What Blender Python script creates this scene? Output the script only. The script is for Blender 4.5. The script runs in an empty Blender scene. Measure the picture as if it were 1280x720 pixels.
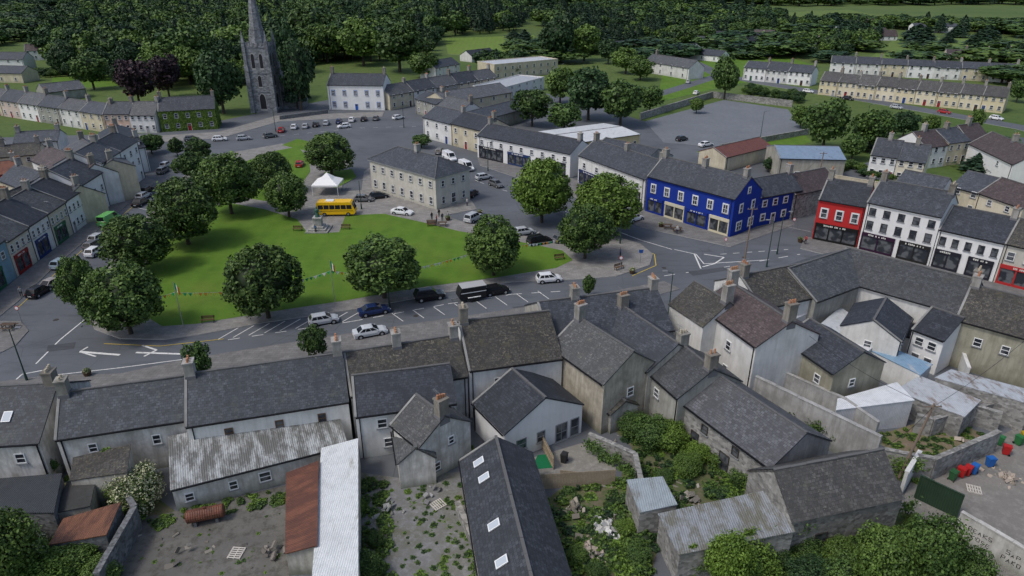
import bpy, math, random, numpy as np, bmesh
from mathutils import Vector, Matrix
R=random.Random(7); NR=np.random.RandomState(5)
H=45.0; F=853.33; PT=math.radians(25.1); C=math.cos(PT); S=math.sin(PT)
# survey helper: converts measured bearings from the drone station into ground coordinates (metres)
def G(u,v,z=0.0):
    up=360.0-v; dy=F*C+up*S; dz=-F*S+up*C
    t=(z-H)/dz
    return Vector(((u-640.0)*t,dy*t,z))
def HZ(p,v):
    k=(360.0-v)/F
    return H+p.y*(k*C-S)/(C+k*S)
def ppm(p):
    return F/(p.y*C+(H-p.z)*S)
sc=bpy.context.scene
def link(o): sc.collection.objects.link(o); return o
# ---------------------------------------------------------------- materials
MATS={}
class NT:
    def __init__(s,name):
        s.m=bpy.data.materials.new(name); s.m.use_nodes=True; s.t=s.m.node_tree; s.b=s.t.nodes['Principled BSDF']
        s.b.inputs['Specular IOR Level'].default_value=0.25
    def n(s,ty): return s.t.nodes.new(ty)
    def l(s,a,b): s.t.links.new(a,b)
    def pos(s): return s.n('ShaderNodeNewGeometry').outputs['Position']
    def uv(s): return s.n('ShaderNodeUVMap').outputs[0]
    def mp(s,v,sc_):
        m=s.n('ShaderNodeMapping'); s.l(v,m.inputs[0]); m.inputs['Scale'].default_value=sc_; return m.outputs[0]
    def noise(s,v,scale,det=4,rough=.6):
        m=s.n('ShaderNodeTexNoise'); s.l(v,m.inputs['Vector']); m.inputs['Scale'].default_value=scale
        m.inputs['Detail'].default_value=det; m.inputs['Roughness'].default_value=rough; return m.outputs[0]
    def rng(s,f,a,b,c=0,d=1):
        m=s.n('ShaderNodeMapRange'); s.l(f,m.inputs[0])
        for i,x in enumerate((a,b,c,d)): m.inputs[i+1].default_value=x
        return m.outputs[0]
    def mth(s,op,a,b):
        m=s.n('ShaderNodeMath'); m.operation=op
        for i,x in enumerate((a,b)):
            if isinstance(x,(int,float)): m.inputs[i].default_value=x
            else: s.l(x,m.inputs[i])
        return m.outputs[0]
    def mix(s,f,a,b,bl='MIX'):
        m=s.n('ShaderNodeMix'); m.data_type='RGBA'; m.blend_type=bl
        for k,x in ((0,f),(6,a),(7,b)):
            if isinstance(x,(int,float)): m.inputs[k].default_value=x
            elif isinstance(x,tuple): m.inputs[k].default_value=(x[0],x[1],x[2],1)
            else: s.l(x,m.inputs[k])
        return m.outputs[2]
    def objvar(s,col,amt):
        r=s.rng(s.n('ShaderNodeObjectInfo').outputs['Random'],0,1,0,amt); return s.mix(r,col,(.45,.43,.42),'MULTIPLY')
    def bump(s,h,st,d=.05):
        m=s.n('ShaderNodeBump'); s.l(h,m.inputs['Height']); m.inputs['Strength'].default_value=st; m.inputs['Distance'].default_value=d
        s.l(m.outputs[0],s.b.inputs['Normal'])
    def out(s,col,rough=.8):
        if isinstance(col,tuple): s.b.inputs['Base Color'].default_value=(*col,1)
        else: s.l(col,s.b.inputs['Base Color'])
        s.b.inputs['Roughness'].default_value=rough; return s.m
def cache(fn):
    def g(*a):
        k=(fn.__name__,)+a
        if k not in MATS: MATS[k]=fn(*a)
        return MATS[k]
    return g
def mul(c,f): return tuple(x*f for x in c)
@cache
def paint(c,rough=.5):
    n=NT('paint'); return n.out(c,rough)
@cache
def plaster(c,dirt=.35):
    n=NT('painted_render'); p=n.pos(); uv=n.uv()
    a=n.rng(n.noise(n.mp(uv,(1.6,.22,1)),1,5,.7),.42,.72)
    b=n.rng(n.noise(p,.45,5,.65),.4,.7)
    d=tuple(x*y for x,y in zip(mul(c,.40),(1,.98,.92)))
    col=n.mix(n.mth('MULTIPLY',a,dirt),c,d); col=n.mix(n.mth('MULTIPLY',b,dirt),col,d)
    col=n.mix(n.rng(n.noise(p,2.3,6,.75),.60,.68,0,dirt*.7),col,mul(c,.5))
    sep=n.n('ShaderNodeSeparateXYZ'); n.l(p,sep.inputs[0])
    g=n.rng(sep.outputs[2],0,1.1,dirt*.9,0); col=n.mix(g,col,(c[0]*.24,c[1]*.27,c[2]*.2))
    if dirt<.5: col=n.objvar(col,.14)
    f=n.noise(p,14,3); n.bump(f,.3,.02); return n.out(col,.85)
@cache
def slate(c,lich=.3,lc=(.27,.27,.23)):
    n=NT('slate_roof'); uv=n.uv(); p=n.pos()
    br=n.n('ShaderNodeTexBrick'); n.l(uv,br.inputs['Vector']); br.inputs['Scale'].default_value=1
    br.inputs['Brick Width'].default_value=.36; br.inputs['Row Height'].default_value=.28; br.inputs['Mortar Size'].default_value=.016
    br.inputs['Color1'].default_value=(*mul(c,.6),1); br.inputs['Color2'].default_value=(*mul(c,1.4),1); br.inputs['Mortar'].default_value=(*mul(c,.28),1)
    br.inputs['Bias'].default_value=-.1
    col=n.mix(n.rng(n.noise(n.mp(uv,(.5,.13,1)),1.3,4),.35,.7),br.outputs[0],mul(c,.55))
    lo=.72-lich*.22
    l1=n.rng(n.noise(p,3.2,6,.8),lo,lo+.06); l2=n.rng(n.noise(p,.3,3),.36,.60,.12,.9)
    col=n.mix(n.mth('MULTIPLY',l1,l2),col,lc)
    l3=n.rng(n.noise(p,.8,5,.7),.62-lich*.1,.76-lich*.1,0,.2+lich*.5)
    col=n.mix(l3,col,(lc[0]*.42,lc[1]*.44,lc[2]*.36))
    l4=n.rng(n.noise(p,9,3,.8),.71-lich*.08,.75-lich*.08,0,min(1,lich*1.4)); col=n.mix(l4,col,tuple(x*1.5 for x in lc))
    col=n.objvar(col,.4)
    n.bump(br.outputs['Fac'],-.5,.03); return n.out(col,.6)
@cache
def corr(c,rust=.3,rc=(.16,.06,.03)):
    n=NT('corrugated_metal'); uv=n.uv(); p=n.pos()
    w=n.n('ShaderNodeTexWave'); n.l(uv,w.inputs['Vector']); w.inputs['Scale'].default_value=1.6; w.bands_direction='X'
    f=n.rng(n.noise(n.mp(uv,(1,.3,1)),.9,6,.75),.62-rust*.3,.72-rust*.25)
    col=n.mix(n.rng(n.noise(p,1.1,5,.7),.4,.7,0,.45),c,mul(c,.55))
    col=n.mix(f,col,rc); col=n.mix(n.rng(n.noise(p,2.2,5,.8),.62,.68,0,rust),col,(.17,.085,.05))
    col=n.mix(n.rng(w.outputs[1],0,1,0,.25),col,mul(c,.4)); n.bump(w.outputs[1],.6,.05); return n.out(col,.5)
@cache
def stone(c,sc_=2.2):
    n=NT('rubble_stone'); uv=n.uv(); p=n.pos()
    v=n.n('ShaderNodeTexVoronoi'); n.l(n.mp(uv,(1,1.6,1)),v.inputs['Vector']); v.inputs['Scale'].default_value=sc_
    sp=n.n('ShaderNodeSeparateColor'); n.l(v.outputs['Color'],sp.inputs[0])
    col=n.mix(sp.outputs[0],mul(c,.55),mul(c,1.45))
    e=n.n('ShaderNodeTexVoronoi'); e.feature='DISTANCE_TO_EDGE'; n.l(n.mp(uv,(1,1.6,1)),e.inputs['Vector']); e.inputs['Scale'].default_value=sc_
    col=n.mix(n.rng(e.outputs[0],0,.09,.8,0),col,mul(c,1.1)); col=n.mix(n.rng(n.noise(p,.5,5,.7),.45,.7,0,.7),col,mul(c,.42))
    n.bump(e.outputs[0],.6,.04); return n.out(col,.9)
@cache
def ground(c1,c2,c3,s1=.15,s2=3.0,rough=.9):
    n=NT('ground_surface'); p=n.pos()
    col=n.mix(n.rng(n.noise(p,s1,6,.7),.38,.64),c1,c2)
    col=n.mix(n.rng(n.noise(p,s2,6,.75),.48,.68),col,c3)
    f=n.noise(p,s2*6,3); col=n.mix(n.rng(f,.3,.75,0,.35),col,mul(c1,.55)); n.bump(f,.4,.03); return n.out(col,rough)
@cache
def asphalt(c):
    n=NT('asphalt'); p=n.pos()
    col=n.mix(n.rng(n.noise(p,.07,6,.6),.35,.65),c,mul(c,1.4))
    col=n.mix(n.rng(n.noise(n.mp(p,(.5,2.2,1)),.3,5,.7),.52,.7,0,.6),col,mul(c,.62))
    v=n.n('ShaderNodeTexVoronoi'); v.feature='DISTANCE_TO_EDGE'; n.l(p,v.inputs['Vector']); v.inputs['Scale'].default_value=.09
    col=n.mix(n.rng(v.outputs[0],0,.006,.5,0),col,mul(c,.45))
    f=n.noise(p,12,3); col=n.mix(n.rng(f,.35,.7,0,.4),col,mul(c,.7)); n.bump(f,.3,.02); return n.out(col,.75)
@cache
def paving(c):
    n=NT('paving'); p=n.pos()
    br=n.n('ShaderNodeTexBrick'); n.l(p,br.inputs['Vector']); br.inputs['Scale'].default_value=1; br.inputs['Brick Width'].default_value=.8; br.inputs['Row Height'].default_value=.5
    br.inputs['Mortar Size'].default_value=.015
    br.inputs['Color1'].default_value=(*mul(c,.85),1); br.inputs['Color2'].default_value=(*mul(c,1.12),1); br.inputs['Mortar'].default_value=(*mul(c,.5),1)
    col=n.mix(n.rng(n.noise(p,.5,6,.7),.42,.66,0,.6),br.outputs[0],mul(c,.55)); return n.out(col,.85)
@cache
def worn(c):
    n=NT('road_paint'); p=n.pos()
    return n.out(n.mix(n.rng(n.noise(p,2.5,5,.8),.52,.68,0,.7),c,(.12,.12,.12)),.7)
@cache
def lawn(a,b):
    n=NT('lawn'); p=n.pos()
    w=n.n('ShaderNodeTexWave'); n.l(n.mp(p,(.9,.45,0)),w.inputs['Vector']); w.inputs['Scale'].default_value=.11; w.inputs['Distortion'].default_value=.6
    col=n.mix(w.outputs[1],a,mul(a,.88)); col=n.mix(n.rng(n.noise(p,.25,6,.7),.42,.68),col,b)
    col=n.mix(n.rng(n.noise(p,.09,4,.6),.5,.72,0,.5),col,(b[0]*1.2,b[1]*.85,b[2]*1.2))
    col=n.mix(n.rng(n.noise(p,.16,5,.7),.55,.72,0,.5),col,mul(a,.6))
    f=n.noise(p,9,4,.8); col=n.mix(n.rng(f,.35,.7,0,.5),col,mul(a,.5)); n.bump(f,.8,.05); return n.out(col,.95)
@cache
def glassm(c=(.025,.03,.038)):
    n=NT('window_glass'); n.b.inputs['Specular IOR Level'].default_value=.6
    f=n.rng(n.noise(n.pos(),.9,1),.45,.6); return n.out(n.mix(f,c,(.11,.12,.13)),.12)
@cache
def leafm(c,c2,var=.45):
    n=NT('foliage'); oi=n.n('ShaderNodeObjectInfo'); p=n.pos()
    col=n.mix(n.rng(n.noise(p,.9,3),.35,.65),c,c2)
    col=n.mix(n.rng(oi.outputs['Random'],0,1,0,var),col,(c[0]*.5,c[1]*.48,c[2]*.6))
    return n.out(col,.55)
BARK=ground((.07,.055,.04),(.10,.085,.065),(.05,.045,.035),1.0,6.0)
BLK=paint((.012,.012,.014),.4); WHT=paint((.75,.76,.76),.5); GREY=paint((.22,.23,.24),.5)
# ---------------------------------------------------------------- mesh part builder
class Bld:
    def __init__(s,name,loc,single=False):
        s.name=name; s.loc=Vector((loc[0],loc[1],0)); s.parts={}; s.single=single
    def f(s,part,mat,pts):
        d=s.parts.setdefault('all' if s.single else part,dict(v=[],f=[],m=[],ms=[],uv=[]))
        if mat not in d['ms']: d['ms'].append(mat)
        i=len(d['v']); d['v']+=[p-s.loc for p in pts]; d['f'].append(list(range(i,i+len(pts)))); d['m'].append(d['ms'].index(mat))
        n=(pts[1]-pts[0]).cross(pts[2]-pts[0])
        if n.length<1e-9: n=Vector((0,0,1))
        n.normalize()
        if n.z<0: n=-n
        if abs(n.z)>.985: t=Vector((1,0,0)); b=Vector((0,1,0))
        else: t=Vector((0,0,1)).cross(n).normalized(); b=n.cross(t)
        d['uv']+=[(p.dot(t),p.dot(b)) for p in pts]
    def box(s,part,mat,o,a,b,c):
        q=[o,o+a,o+a+b,o+b,o+c,o+a+c,o+a+b+c,o+b+c]
        for k in ((0,3,2,1),(4,5,6,7),(0,1,5,4),(1,2,6,5),(2,3,7,6),(3,0,4,7)): s.f(part,mat,[q[i] for i in k])
    def cyl(s,part,mat,base,r0,r1,h,n=8,ax=None,cap=True):
        ax=(ax or Vector((0,0,1))).normalized(); x=ax.orthogonal().normalized(); y=ax.cross(x)
        a=[base+(x*math.cos(2*math.pi*i/n)+y*math.sin(2*math.pi*i/n))*r0 for i in range(n)]
        b=[base+ax*h+(x*math.cos(2*math.pi*i/n)+y*math.sin(2*math.pi*i/n))*max(r1,.001) for i in range(n)]
        for i in range(n): s.f(part,mat,[a[i],a[(i+1)%n],b[(i+1)%n],b[i]])
        if cap: s.f(part,mat,b); s.f(part,mat,a[::-1])
    def done(s):
        objs=[]
        for k,d in s.parts.items():
            me=bpy.data.meshes.new(s.name if s.single else k); me.from_pydata([tuple(v) for v in d['v']],[],d['f'])
            for m in d['ms']: me.materials.append(m)
            me.polygons.foreach_set('material_index',d['m'])
            ul=me.uv_layers.new(name='UVMap'); ul.data.foreach_set('uv',[c for u in d['uv'] for c in u]); me.update()
            o=link(bpy.data.objects.new(s.name if s.single else k,me)); objs.append(o)
        if s.single: objs[0].location=s.loc; return objs[0]
        e=link(bpy.data.objects.new(s.name,None)); e.location=s.loc; e.empty_display_size=1
        for o in objs: o.parent=e
        return e
Z=Vector((0,0,1))
def window(b,o,t,n,x,z,w,h,fr=WHT,gl=None,near=True,bars=1,sill=True,sur=None):
    gl=gl or glassm(); p=o+t*x+Z*z
    if sur: 
        k=.16; b.box('surrounds',sur,p-t*k-Z*k+n*.002,t*(w+2*k),Z*(h+2*k),n*.03)
    b.f('windows',gl,[p+n*.045,p+t*w+n*.045,p+t*w+Z*h+n*.045,p+Z*h+n*.045])
    fw=.08; d=n*.09; q=p+n*.004
    b.box('frames',fr,q,t*fw,Z*h,d); b.box('frames',fr,q+t*(w-fw),t*fw,Z*h,d)
    b.box('frames',fr,q+t*fw,t*(w-2*fw),Z*fw,d); b.box('frames',fr,q+t*fw+Z*(h-fw),t*(w-2*fw),Z*fw,d)
    if bars: b.box('frames',fr,q+t*fw+Z*(h*.5-.03),t*(w-2*fw),Z*.06,n*.08)
    if bars>1 or w>1.3: b.box('frames',fr,q+t*(w*.5-.03)+Z*fw,t*.06,Z*(h-2*fw),n*.075)
    if sill: b.box('sills',GREY,p-t*.1-Z*.12+n*.003,t*(w+.2),Z*.1,n*.16)
def door(b,o,t,n,x,w=1.0,h=2.1,c=(.05,.08,.2)):
    p=o+t*x+n*.003
    b.box('door',WHT,p-t*.1,t*.1,Z*(h+.1),n*.08); b.box('door',WHT,p+t*w,t*.1,Z*(h+.1),n*.08); b.box('door',WHT,p+Z*h,t*w,Z*.1,n*.08)
    b.box('door',paint(c),p,t*w,Z*h,n*.05); b.f('windows',glassm(),[p+t*.2+Z*1.4+n*.056,p+t*(w-.2)+Z*1.4+n*.056,p+t*(w-.2)+Z*(h-.2)+n*.056,p+t*.2+Z*(h-.2)+n*.056])
def shop(b,o,t,n,x0,x1,c,c2=None):
    pm=paint(c); L=x1-x0; p=o+t*x0+n*.004
    b.box('shopfront',pm,p+Z*2.75,t*L,Z*.6,n*.22)
    lt=paint(c2 or (.6,.6,.55)); k=int(L*.6/.34); x=L*.2
    for i in range(k):
        wd=R.uniform(.12,.24); b.box('shop_lettering',lt,p+t*x+Z*2.93+n*.22,t*wd,Z*R.choice([.22,.28,.28]),n*.02); x+=wd+R.choice([.07,.07,.3])
    b.box('shopfront',pm,p,t*L,Z*.5,n*.1)
    k=max(2,int(L/2.0)); 
    for i in range(k+1): b.box('shopfront',pm,p+t*((L-.22)*i/k)+Z*.5,t*.22,Z*2.25,n*.14)
    b.f('windows',glassm(),[p+Z*.5+n*.03,p+t*L+Z*.5+n*.03,p+t*L+Z*2.75+n*.03,p+Z*2.75+n*.03])
def chimney(b,p,X,Y,w=.9,d=1.1,h=1.5,m=None,pots=3):
    m=m or plaster(R.choice([(.34,.33,.30),(.40,.39,.37),(.28,.26,.23)]),.8)
    h*=R.uniform(.85,1.15)
    o=p-X*(w/2)-Y*(d/2)-Z*.9
    b.box('chimney',m,o,X*w,Y*d,Z*(h+.9)); b.box('chimney',m,o-X*.07-Y*.07+Z*(h+.9),X*(w+.14),Y*(d+.14),Z*.16)
    b.box('flashing',paint((.16,.16,.17),.6),o-X*.04-Y*.04,X*(w+.08),Y*(d+.08),Z*.95)
    pc=R.choice([(.42,.2,.11),(.46,.40,.3),(.40,.22,.13)])
    for i in range(pots): b.cyl('chimney',paint(pc,.8),o+X*(w/2)+Y*(d*(i+.6)/(pots+.2))+Z*(h+1.05),.13,.10,R.uniform(.3,.5),8)
    if R.random()<.4 and p.y<230:
        q=o+X*(w*.2)+Y*(d*.2)+Z*h; b.cyl('aerial',GREY,q,.02,.02,1.9,4)
        b.box('aerial',GREY,q+Z*1.8-X*.5,X*1.0,Y*.02,Z*.02)
        for i in range(5): b.box('aerial',GREY,q+Z*1.79-X*(.45-i*.2)-Y*.2,X*.015,Y*.4,Z*.015)
def building(name,A,B,D,ze,zr,wall,roof,style='gable',nwin=0,rows=None,wins=(),bwins=(),gA=(),gB=(),chim=(),doors=(),shops=(),fr=WHT,sur=None,
             old=.05,oh=.2,chm=None,bars=1,back=0,wallg=None,bare=False,dc=None,sky=(),ch=1.5,cw=.9):
    X=(B-A).normalized(); Y=Vector((-X.y,X.x,0)); L=(B-A).length-.02; A=A+X*.01
    ze+=R.uniform(-.04,.04); zr+=R.uniform(-.05,.05)
    b=Bld(name,A+X*(L/2)+Y*(D/2)); P=lambda x,y,z:A+X*x+Y*y+Z*z
    wg=wallg or wall
    b.f('walls',wall,[P(0,0,0),P(L,0,0),P(L,0,ze),P(0,0,ze)])
    zb=ze if style!='mono' else zr
    b.f('walls',wg,[P(L,D,0),P(0,D,0),P(0,D,zb),P(L,D,zb)])
    def slab(e0,e1,r1,r0,th=.14):
        nr=(e1-e0).cross(r0-e0).normalized()
        if nr.z<0: nr=-nr
        lo=[p-nr*th for p in (e0,e1,r1,r0)]; t_=[e0,e1,r1,r0]
        tp=[p-nr*.02 for p in t_] if old else t_
        b.f('roof',roof,lo[::-1])
        for i in range(4): b.f('roof',roof,[lo[i],lo[(i+1)%4],tp[(i+1)%4],tp[i]])
        nx=max(1,int((e1-e0).length/1.1)) if old else 1; ny=4 if old else 1
        g=[[None]*(ny+1) for _ in range(nx+1)]
        for i in range(nx+1):
            for j in range(ny+1):
                p=(e0.lerp(e1,i/nx)).lerp(r0.lerp(r1,i/nx),j/ny)
                if old:
                    sg=math.sin(p.x*.7+p.y*.5)*.5+math.sin(p.x*.31-p.y*.4+1)*.5
                    p=p+nr*(sg*old*.9+R.uniform(-.3,.3)*old*.6)
                g[i][j]=p
        for i in range(nx):
            for j in range(ny): b.f('roof',roof,[g[i][j],g[i+1][j],g[i+1][j+1],g[i][j+1]])
    e=oh; sl=(zr-ze)/(D/2) if style!='mono' else (zr-ze)/D
    if style=='gable':
        for x,q in ((0,0),(L,1)): b.f('walls',wg,[P(x,0,0),P(x,D,0),P(x,D,ze),P(x,D/2,zr),P(x,0,ze)])
        s_=.08
        slab(P(-s_,-e,ze-e*sl+.1),P(L+s_,-e,ze-e*sl+.1),P(L+s_,D/2,zr+.1),P(-s_,D/2,zr+.1))
        slab(P(L+s_,D+e,ze-e*sl+.1),P(-s_,D+e,ze-e*sl+.1),P(-s_,D/2,zr+.1),P(L+s_,D/2,zr+.1))
        k=max(1,int(L/1.5)); rm=paint((.12,.12,.12),.8)
        for i in range(k): b.box('ridge_tiles',rm,P(-s_+(L+2*s_)*i/k,D/2-.13,zr+.04+R.uniform(-.015,.02)),X*((L+2*s_)/k-.03),Y*.26,Z*.13)
        if name!='house' and not bare and L>3:
            vm=plaster((.3,.3,.29),.6)
            up=(Y*(D/2+e)+Z*(zr-ze+e*sl))
            for x in (-s_-.02,): b.box('verge_coping',vm,P(x,-e,ze-e*sl+.06),X*.24,up,Z*.12)
    elif style=='mono':
        for x in (0,L): b.f('walls',wg,[P(x,0,0),P(x,D,0),P(x,D,zr),P(x,0,ze)])
        slab(P(-.1,-e,ze-e*sl+.1),P(L+.1,-e,ze-e*sl+.1),P(L+.1,D+.1,zr+.1),P(-.1,D+.1,zr+.1))
    elif style=='hip':
        for x in (0,L): b.f('walls',wg,[P(x,0,0),P(x,D,0),P(x,D,ze),P(x,0,ze)])
        a,bb,c_,d_=P(-e,-e,ze),P(L+e,-e,ze),P(L+e,D+e,ze),P(-e,D+e,ze); k=min(D*.45,L*.45); r0,r1=P(k,D/2,zr),P(L-k,D/2,zr)
        b.f('roof',roof,[a,bb,r1,r0]); b.f('roof',roof,[c_,d_,r0,r1]); b.f('roof',roof,[d_,a,r0]); b.f('roof',roof,[bb,c_,r1]); b.f('roof',roof,[d_,c_,bb,a])
        b.box('eaves',GREY,P(-e,-e,ze-.22),X*(L+2*e),Y*.06,Z*.2); b.box('eaves',GREY,P(L+e-.06,-e+.06,ze-.22),X*.06,Y*(D+2*e-.06),Z*.2)
        hm=paint((.12,.12,.12),.8)
        for q0,q1 in ((a,r0),(bb,r1),(r0,r1),(c_,r1),(d_,r0)): b.cyl('ridge_tiles',hm,q0+Z*.05,.1,.1,(q1-q0).length,6,q1-q0)
    else:
        for x in (0,L): b.f('walls',wg,[P(x,0,0),P(x,D,0),P(x,D,ze),P(x,0,ze)])
        b.f('roof',roof,[P(0,0,ze-.15),P(L,0,ze-.15),P(L,D,ze-.15),P(0,D,ze-.15)])
        for o_,a_,b_ in ((P(-.05,-.05,ze-.3),X*(L+.1),Y*.25),(P(-.05,D-.2,ze-.3),X*(L+.1),Y*.25),(P(-.05,.2,ze-.3),X*.25,Y*(D-.4)),(P(L-.2,.2,ze-.3),X*.25,Y*(D-.4))):
            b.box('parapet',wall,o_,a_,b_,Z*.45)
    if style in('gable','mono') and not bare:
        b.box('gutter',BLK,P(0,-e-.13,ze-e*sl-.06),X*L,Y*.12,Z*.11)
        b.box('gutter',BLK,P(L*R.choice([.03,.97]),-.1,0.1),X*.09,Y*.09,Z*(ze-.3))
    fo,ft,fn=A,X,-Y
    if nwin:
        rows=rows or ([(1.0,1.35),(3.9,1.25)] if ze>4.6 else [(1.0,1.3)])
        sp=L/nwin; w=min(1.05,sp*.5)
        di=set(doors)
        for ri,(z,h) in enumerate(rows):
            if shops and ri==0: continue
            for i in range(nwin):
                x=sp*(i+.5)-w/2
                if ri==0 and i in di: door(b,fo,ft,fn,x,c=dc or R.choice([(.25,.02,.02),(.02,.05,.2),(.03,.1,.05),(.3,.3,.3),(.06,.03,.02)]))
                else: window(b,fo,ft,fn,x,z,w,h,fr,sur=sur,bars=bars)
    for (t,z,w,h) in wins: window(b,fo,ft,fn,t*L-w/2,z,w,h,fr,sur=sur,bars=bars)
    for (t,z,w,h) in bwins: window(b,P(L,D,0),-X,Y,t*L-w/2,z,w,h,fr)
    for (t,z,w,h) in gA: window(b,P(0,D,0),-Y,-X,t*D-w/2,z,w,h,fr,sur=sur)
    for (t,z,w,h) in gB: window(b,P(L,0,0),Y,X,t*D-w/2,z,w,h,fr,sur=sur)
    for (a,c_,col) in shops: shop(b,fo,ft,fn,a*L+.05,c_*L-.05,col)
    for t in chim: chimney(b,P(min(max(t*L,cw/2+.02),L-cw/2-.02),D/2,zr),X,Y,m=chm,h=ch,w=cw,pots=R.choice([2,3,4]))
    for (t,s_) in sky:
        y=D/2*s_; z=ze+(y)*sl+.1; up=(Y+Z*sl).normalized(); nn=(Z-Y*sl).normalized(); w_=.8
        q=P(t*L,y,z)+nn*.06; b.box('skylight',WHT,q,X*w_,up*1.1,nn*.08); q=q+nn*.083
        b.f('windows',paint((.45,.5,.55),.1),[q+X*.08+up*.08,q+X*(w_-.08)+up*.08,q+X*(w_-.08)+up*1.0,q+X*.08+up*1.0])
    return b.done()
def rh(name,r1,r2,zr,ze,ev,wall,roof,D=None,**k):
    a=G(*r1,zr); b=G(*r2,zr); a.z=b.z=0; e=G(*ev,ze); e.z=0
    X=(b-a).normalized(); Y=Vector((-X.y,X.x,0)); d=(e-a).dot(Y)
    if d>0: a,b=b,a; X=-X; Y=-Y; d=-d
    if D: d=-D/2
    return building(name,a+Y*d,b+Y*d,-2*d,ze,zr,wall,roof,**k)
def fh(name,a,b,D,ze,zr,wall,roof,**k): return building(name,G(*a),G(*b),D,ze,zr,wall,roof,**k)
# palette
SL=slate((.092,.104,.125),.34,(.25,.26,.24)); SLD=slate((.06,.068,.084),.15); SLM=slate((.088,.085,.08),.8,(.235,.215,.16)); SLL=slate((.145,.152,.165),.5,(.33,.33,.30))
SLF=slate((.08,.092,.11),.5,(.27,.285,.27))
SLB=slate((.115,.09,.09),.35,(.24,.22,.2)); SLN=slate((.055,.063,.078),0.0); SLP=slate((.12,.125,.13),.6,(.36,.355,.31)); SLG=slate((.10,.108,.118),.5,(.26,.25,.2))
CRM=plaster((.62,.56,.42),.4); WH=plaster((.74,.74,.72),.35); WHN=plaster((.80,.80,.79),.15); OLD=plaster((.50,.485,.44),.9); OLDW=plaster((.68,.67,.64),.85)
PNK=plaster((.64,.47,.37),.3); GRN=plaster((.38,.38,.35),.6); OLV=plaster((.36,.345,.27),.6)
ST=stone((.27,.265,.25)); STD=stone((.15,.155,.16),2.8)
BLUE=plaster((.010,.038,.30),.15); RED=plaster((.5,.03,.03),.1)
# ---------------------------------------------------------------- ground sheets
EPS=[0]
def slab(name,pts,z0,z1,mat,px=True,side=None):
    if name!='ground': EPS[0]+=.0006; z1+=EPS[0]
    w=[G(*p) if px else Vector((*p,0)) for p in pts]
    me=bpy.data.meshes.new(name); bm=bmesh.new()
    top=[bm.verts.new((p.x,p.y,z1)) for p in w]; f=bm.faces.new(top)
    if z1-z0>.05:
        bt=[bm.verts.new((p.x,p.y,z0)) for p in w]; n=len(w)
        for i in range(n):
            q=bm.faces.new([bt[i],bt[(i+1)%n],top[(i+1)%n],top[i]]); q.material_index=1
    bmesh.ops.recalc_face_normals(bm,faces=bm.faces); bmesh.ops.triangulate(bm,faces=[f]); bm.to_mesh(me); bm.free()
    me.materials.append(mat); me.materials.append(side or paint((.36,.36,.35),.9))
    return link(bpy.data.objects.new(name,me))
FIELD=ground((.075,.125,.028),(.125,.165,.045),(.05,.092,.022),.008,.3)
slab('ground',[(-7000,-500),(7000,-500),(7000,12000),(-7000,12000)],0,0,FIELD,px=False)
ASP=asphalt((.098,.106,.118))
slab('town_tarmac',[(-500,790),(1800,790),(1500,330),(1280,262),(1010,215),(800,150),(700,118),(500,108),(340,138),(200,166),(0,172),(-250,200)],0,.02,ASP)
LAWN=lawn((.095,.19,.018),(.125,.22,.026))
PAV=paving((.26,.25,.235)); PAVD=paving((.19,.185,.18))
slab('square_pavement',[(112,398),(118,412),(150,424),(205,425),(250,419),(330,404),(440,388),(560,366),(640,353),(720,350),(770,346),(812,332),(816,318),(800,305),(770,296),(735,300),(715,308),(640,292),(580,278),(530,262),(455,238),(425,240),(440,200),(385,182),(352,180),(262,196),(215,232),(160,300),(120,350)],0,.12,PAV)
slab('village_green',[(203,409),(245,406),(330,392),(430,377),(520,361),(620,348),(695,336),(716,326),(703,314),(640,301),(575,290),(530,279),(480,268),(432,270),(424,291),(385,293),(372,275),(330,262),(290,255),(235,262),(205,290),(185,325),(170,365),(185,398)],.1,.15,LAWN)
slab('grass_plot',[(262,240),(300,205),(340,190),(372,184),(386,198),(388,215),(372,238),(330,252)],.1,.15,LAWN)
slab('grass_verge',[(405,216),(440,212),(446,222),(420,236),(405,232)],.1,.15,LAWN)
slab('grass_verge',[(352,182),(372,174),(440,190),(430,200)],0,.14,LAWN)
slab('pavement',[(-30,395),(22,348),(137,259),(181,222),(197,226),(150,264),(62,340),(22,378),(-30,420)],0,.12,PAVD)
slab('pavement',[(-90,470),(-60,410),(0,402),(26,402),(36,414),(20,432),(-20,452)],0,.12,PAVD)
slab('pavement',[(-90,520),(-90,490),(60,470),(150,468),(232,450),(420,420),(700,378),(830,352),(850,362),(700,400),(400,455)],0,.12,PAVD)
slab('pavement',[(597,197),(712,222),(803,262),(912,297),(985,275),(994,281),(913,309),(800,284),(760,262),(700,240),(600,207)],0,.12,PAVD)
slab('pavement',[(1006,296),(1072,310),(1180,338),(1290,366),(1290,374),(1160,350),(1000,311)],0,.12,PAVD)
slab('pavement',[(452,238),(545,272),(596,262),(590,252),(470,205),(455,215)],0,.12,PAV)
slab('pavement',[(110,170),(200,170),(275,165),(345,145),(480,140),(478,146),(350,152),(276,173),(200,178),(110,178)],0,.12,PAV)
slab('concrete_yard',[(120,760),(165,650),(218,640),(362,606),(362,760)],0,.04,ground((.125,.12,.11),(.17,.165,.148),(.06,.058,.045),.3,.8))
slab('gravel_yard',[(445,590),(500,598),(575,590),(602,760),(420,760),(450,650)],0,.04,ground((.20,.20,.205),(.14,.14,.10),(.27,.27,.275),.25,1.2))
WEED=ground((.085,.115,.035),(.17,.135,.10),(.055,.095,.025),.3,1.6)
slab('overgrown_yard',[(664,640),(700,612),(775,600),(790,560),(750,520),(800,500),(860,535),(940,585),(960,640),(830,650),(805,760),(700,760)],0,.04,WEED)
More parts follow.
